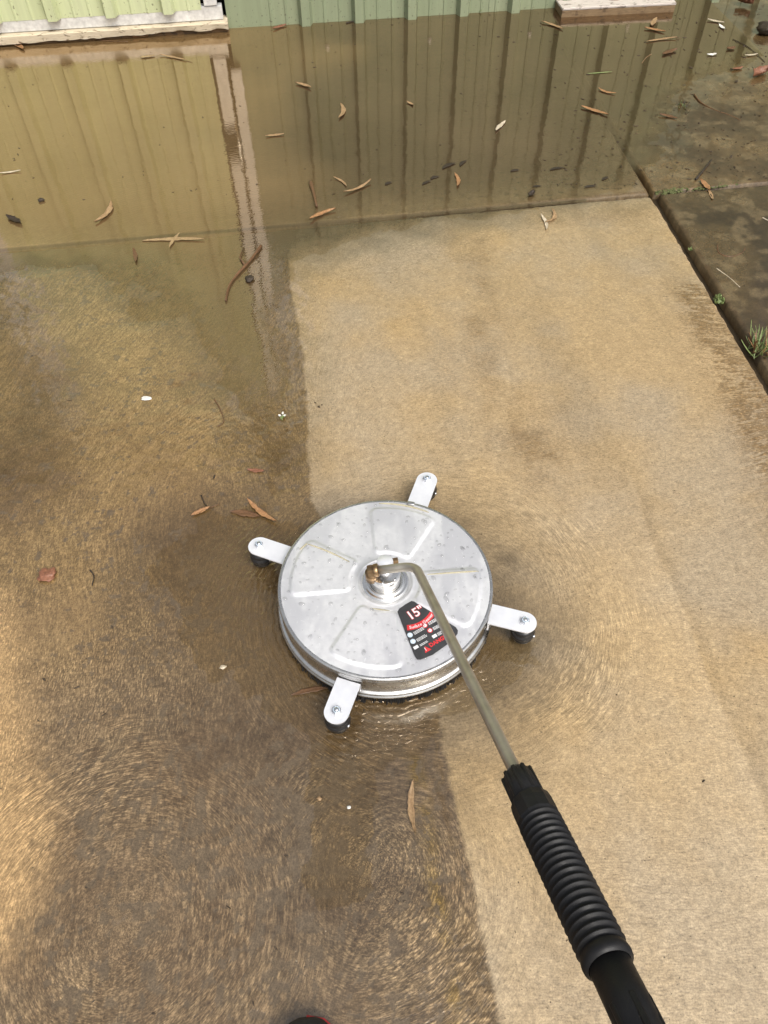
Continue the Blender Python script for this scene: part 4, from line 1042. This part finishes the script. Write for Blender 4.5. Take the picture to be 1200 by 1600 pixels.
twig([(1190, 343), (1200, 348), (1212, 352)], .0018, 'pale', 'pale straw at the right edge of the dark side slab')
twig([(1145, 62), (1170, 75), (1195, 98)], .0016, 'dark', 'thin dark stem running under the white petal at right')

def blob(px, rpx, flat, mat, label, cat, name, seed=1, sx=1.0):
    c = G(*px); r = rpx * np.linalg.norm(c - np.array([0, 0, CAM_H])) / F; rq = random.Random(seed)
    bm = bmesh.new(); bmesh.ops.create_icosphere(bm, subdivisions=4, radius=r)
    for v in bm.verts:
        k = 1 + .42 * (float(fbm(np.array([v.co.x / r * 1.9 + seed]), np.array([v.co.y / r * 1.9 + v.co.z / r * 1.3]), 1.0, 3)[0]) - .5) * 2
        v.co = Vector((v.co.x * k * sx, v.co.y * k, v.co.z * k * flat))
    return tag(obj(name, bm, mat, None, True, (c[0], c[1], surf_z(c[0], c[1]) + r * flat * .6)), label, cat)
blob((75, 902), 12, .35, LM['red'], 'round reddish-brown seed head lying on the wet slab at left', 'seed head', 'seed_head', 3)
blob((230, 625), 4, .3, LM['white'], 'flat white pebble on the wet slab above the seed head', 'pebble', 'pebble', 5, 1.9)
blob((1197, 50), 12, .5, LM['dark'], 'dark clod of earth at the upper right edge', 'clod', 'clod', 8)
blob((349, 1043), 3.5, .5, LM['pale'], 'tiny pale chip on wet slab lower left of the cleaner', 'chip', 'chip', 9, 1.4)
blob((545, 1262), 2.6, .5, LM['white'], 'tiny white chip at the edge of the narrow pool', 'chip', 'chip', 10, 1.0)
blob((499, 1248), 3, .5, LM['tan'], 'tiny tan chip in the narrow pool below the front castor', 'chip', 'chip', 12, 1.1)
blob((391, 437), 7, .5, LM['dark'], 'dark soaked clump beside the forked twig', 'clump', 'clump', 14, 1.0)
blob((65, 314), 4, .6, LM['dark'], 'small black crumb near the curved tan leaf', 'crumb', 'crumb', 15, 1.0)

# fallen blossom near the edge of the cleaned strip
c = G(441, 652); fl = thing('blossom', 'small white and green blossom beside the edge of the cleaned strip', 'blossom', (c[0], c[1], surf_z(c[0], c[1])))
fl.scale = (.5, .5, .5)
bm = bmesh.new(); tube(bm, [(.001, -.022, .002), (.0, .0, .003), (.003, .028, .002)], .0016, 8); obj('stem', bm, LM['green'], fl, True)
for k, (dx, dy, an) in enumerate(((-.010, .004, 2.6), (.010, .003, .4), (.002, .018, 1.4), (-.003, -.010, 4.2), (.006, -.004, 5.4))):
    o = obj('petal', leaf_mesh(.016, .010, .02, .6, .003, 90 + k), LM['white' if k < 3 else 'green'], fl, True, (dx, dy, .003)); o.rotation_euler = (0, 0, an)

# plants rooted in the joints
def tuft(px, n, h, spread, mats, label, cat, name, seed, wide=.0035, lean=(0, 0)):
    c = G(*px); t = thing(name, label, cat, (c[0], c[1], -.006)); rq = random.Random(seed)
    for k in range(n):
        L = h * rq.uniform(.5, 1.1); V, Fa = leaf_mesh(L, wide * rq.uniform(.6, 1.3), rq.uniform(-.15, .15), .4, .002, seed * 50 + k)
        Mx = Matrix.Rotation(rq.uniform(0, 2 * PI), 4, 'Z') @ Matrix.Rotation(-rq.uniform(.5, 1.35), 4, 'Y') @ Matrix.Translation((L * .5, 0, 0))
        V = [Mx @ Vector(v) for v in V]
        V = [(v.x + v.z * lean[0], v.y + v.z * lean[1], v.z) for v in V]
        o = obj('blade', (V, Fa), LM[rq.choice(mats)], t, True, (rq.uniform(-spread, spread), rq.uniform(-spread, spread), 0))
tuft((1186, 548), 64, .055, .024, ('green', 'green', 'green', 'tan', 'brown', 'orange'), 'grass tuft with green and orange blades growing in the side joint', 'grass', 'grass_tuft', 4, lean=(.1, .3))
tuft((1122, 470), 20, .022, .010, ('green',), 'small green weed growing halfway along the side joint', 'weed', 'weed', 6, .008)
tuft((1079, 388), 7, .014, .005, ('green',), 'tiny green sprout higher up in the side joint', 'weed', 'weed', 8, .006)
tuft((743, 17), 12, .04, .008, ('green',), 'green weed sprouting at the foot of the ribbed wall', 'weed', 'weed', 9, .007)
tuft((1065, 166), 14, .03, .012, ('green', 'tan', 'dark'), 'loose scrap of dead grass in mud right of the puddle', 'grass', 'grass_scrap', 11, .003)
# moss along the joint at the right
rq = random.Random(21); bm = bmesh.new()
for k in range(220):
    t = rq.random(); p = G(1025 + 130 * t + rq.uniform(-3, 3), 303 - 18 * t + rq.uniform(-4, 4)); s = rq.uniform(.0015, .005)
    rv = bmesh.ops.create_icosphere(bm, subdivisions=1, radius=s)['verts']
    bmesh.ops.transform(bm, matrix=Matrix.Translation((p[0], p[1], .001 + s * .2)) @ Matrix.Diagonal((rq.uniform(.7, 1.6), 1, .6, 1)), verts=rv)
M['moss'] = simple('joint_moss', (.05, .06, .015), (.14, .15, .05), 120, .8, bump=.001, bscale=900)
o = obj('moss', bm, M['moss'], None); o['kind'] = 'stuff'; o['label'] = 'dark green moss and grit filling the joint at right'; o['category'] = 'moss'
# crumbs of bark, grit and leaf mould strewn about
bm = bmesh.new(); rq = random.Random(31)
def crumb(px, py, s):
    p = G(px, py); z = surf_z(p[0], p[1])
    rv = bmesh.ops.create_icosphere(bm, subdivisions=1, radius=s)['verts']
    for v in rv: v.co *= rq.uniform(.45, 1.25)
    bmesh.ops.transform(bm, matrix=Matrix.Translation((p[0], p[1], z + s * .1)) @ Matrix.Rotation(rq.uniform(0, PI), 4, 'Z') @ Matrix.Diagonal((rq.uniform(.8, 2.6), rq.uniform(.4, 1.0), .3, 1)), verts=rv)
for k in range(620):
    crumb(rq.uniform(840, 1260) if k % 3 else rq.uniform(1040, 1260), rq.uniform(10, 295) , rq.uniform(.001, .0042) * (1 if rq.random() < .93 else 1.9))
for k in range(120): crumb(rq.uniform(0, 860), rq.uniform(70, 320), rq.uniform(.001, .0032))
for k in range(60): crumb(rq.uniform(400, 860), rq.uniform(20, 110) , rq.uniform(.0015, .004))
for k in range(260):
    yy = rq.uniform(310, 560); xx = 1050 + (yy - 305) * .6 + rq.random() ** 1.3 * 190
    crumb(xx, yy, rq.uniform(.0008, .0035))
for k in range(70): crumb(rq.uniform(0, 640), rq.uniform(420, 1590), rq.uniform(.0008, .0024))
for k in range(70): crumb(rq.uniform(490, 1190), rq.uniform(340, 1590), rq.uniform(.0006, .0016))
for px in ((492, 630), (503, 634), (499, 637), (335, 747), (125, 747), (110, 628), (71, 1064), (120, 1077), (62, 1128), (1098, 1222)): crumb(*px, .0032)
M['crumb'] = leafmat('leaf_mould', (.028, .019, .010), (.07, .045, .022), .7)
o = obj('litter_crumbs', bm, M['crumb'], None); o['kind'] = 'stuff'; o['label'] = 'dark crumbs of bark and leaf mould strewn over the slabs'; o['category'] = 'litter'

# ================================================================== SHOE of the person holding the lance
tip = G(479, 1590, .03)
shoe = thing('shoe', 'black shoe toe with red trim at the bottom edge of the picture', 'shoe', (tip[0], tip[1], .004), math.radians(4))
def loft(secs, n=28):
    """secs: (y, half width, z0, z1)"""
    V = []; Fa = []
    for (y, hw, z0, z1) in secs:
        for k in range(n):
            a = 2 * PI * k / n; ca, sa = math.cos(a), math.sin(a)
            V.append((hw * math.copysign(abs(ca) ** .75, ca), y, (z0 + z1) / 2 + (z1 - z0) / 2 * math.copysign(abs(sa) ** .7, sa)))
    for i in range(len(secs) - 1):
        for k in range(n):
            a = i * n + k; b = i * n + (k + 1) % n; Fa.append((a, a + n, b + n, b))
    Fa.append(tuple(range(n))); Fa.append(tuple(range((len(secs) - 1) * n + n - 1, (len(secs) - 1) * n - 1, -1))); return V, Fa
t = NT('red_shoe_trim'); t.set(base=t.ramp(t.noise(120), [(.3, (.42, .02, .025)), (.7, (.52, .035, .035))]), rough=.5); M['shoe_red'] = t.m
toe = [(.0, .012, .020, .030), (-.004, .022, .016, .037), (-.014, .033, .014, .045), (-.035, .043, .014, .054), (-.08, .049, .014, .066), (-.13, .046, .014, .088), (-.19, .040, .014, .10), (-.25, .036, .014, .10), (-.275, .024, .016, .095)]
obj('upper', loft(toe), M['black'], shoe, True)
obj('sole', loft([(y + (.002 if y > -.1 else -.004), hw + .001, 0, .016) for y, hw, a, b in toe]), M['black'], shoe, True)
bm = bmesh.new(); tube(bm, [(.0 + hw * 1.01 * s, y, .026) for s, y, hw in [(0, .0012, 0)] + [(1, y, hw) for y, hw, _, _ in toe[1:6]]], .0018, 8); obj('toe_welt', bm, M['shoe_red'], shoe, True)
bm = bmesh.new(); tube(bm, [(-.030, -.030, .049), (-.02, -.020, .050), (0, -.016, .050), (.02, -.020, .050), (.030, -.030, .049)], .003, 8); obj('toe_cap_seam', bm, M['plastic'], shoe, True)
bm = bmesh.new(); lathe(bm, [(.026, .0), (.034, .006), (.033, .03), (.028, .034), (.024, .02), (0, .018)], 28)
bmesh.ops.transform(bm, matrix=Matrix.Translation((0, -.215, .094)) @ Matrix.Diagonal((1, 1.5, 1, 1)), verts=bm.verts); obj('ankle_collar', bm, M['black'], shoe, True)
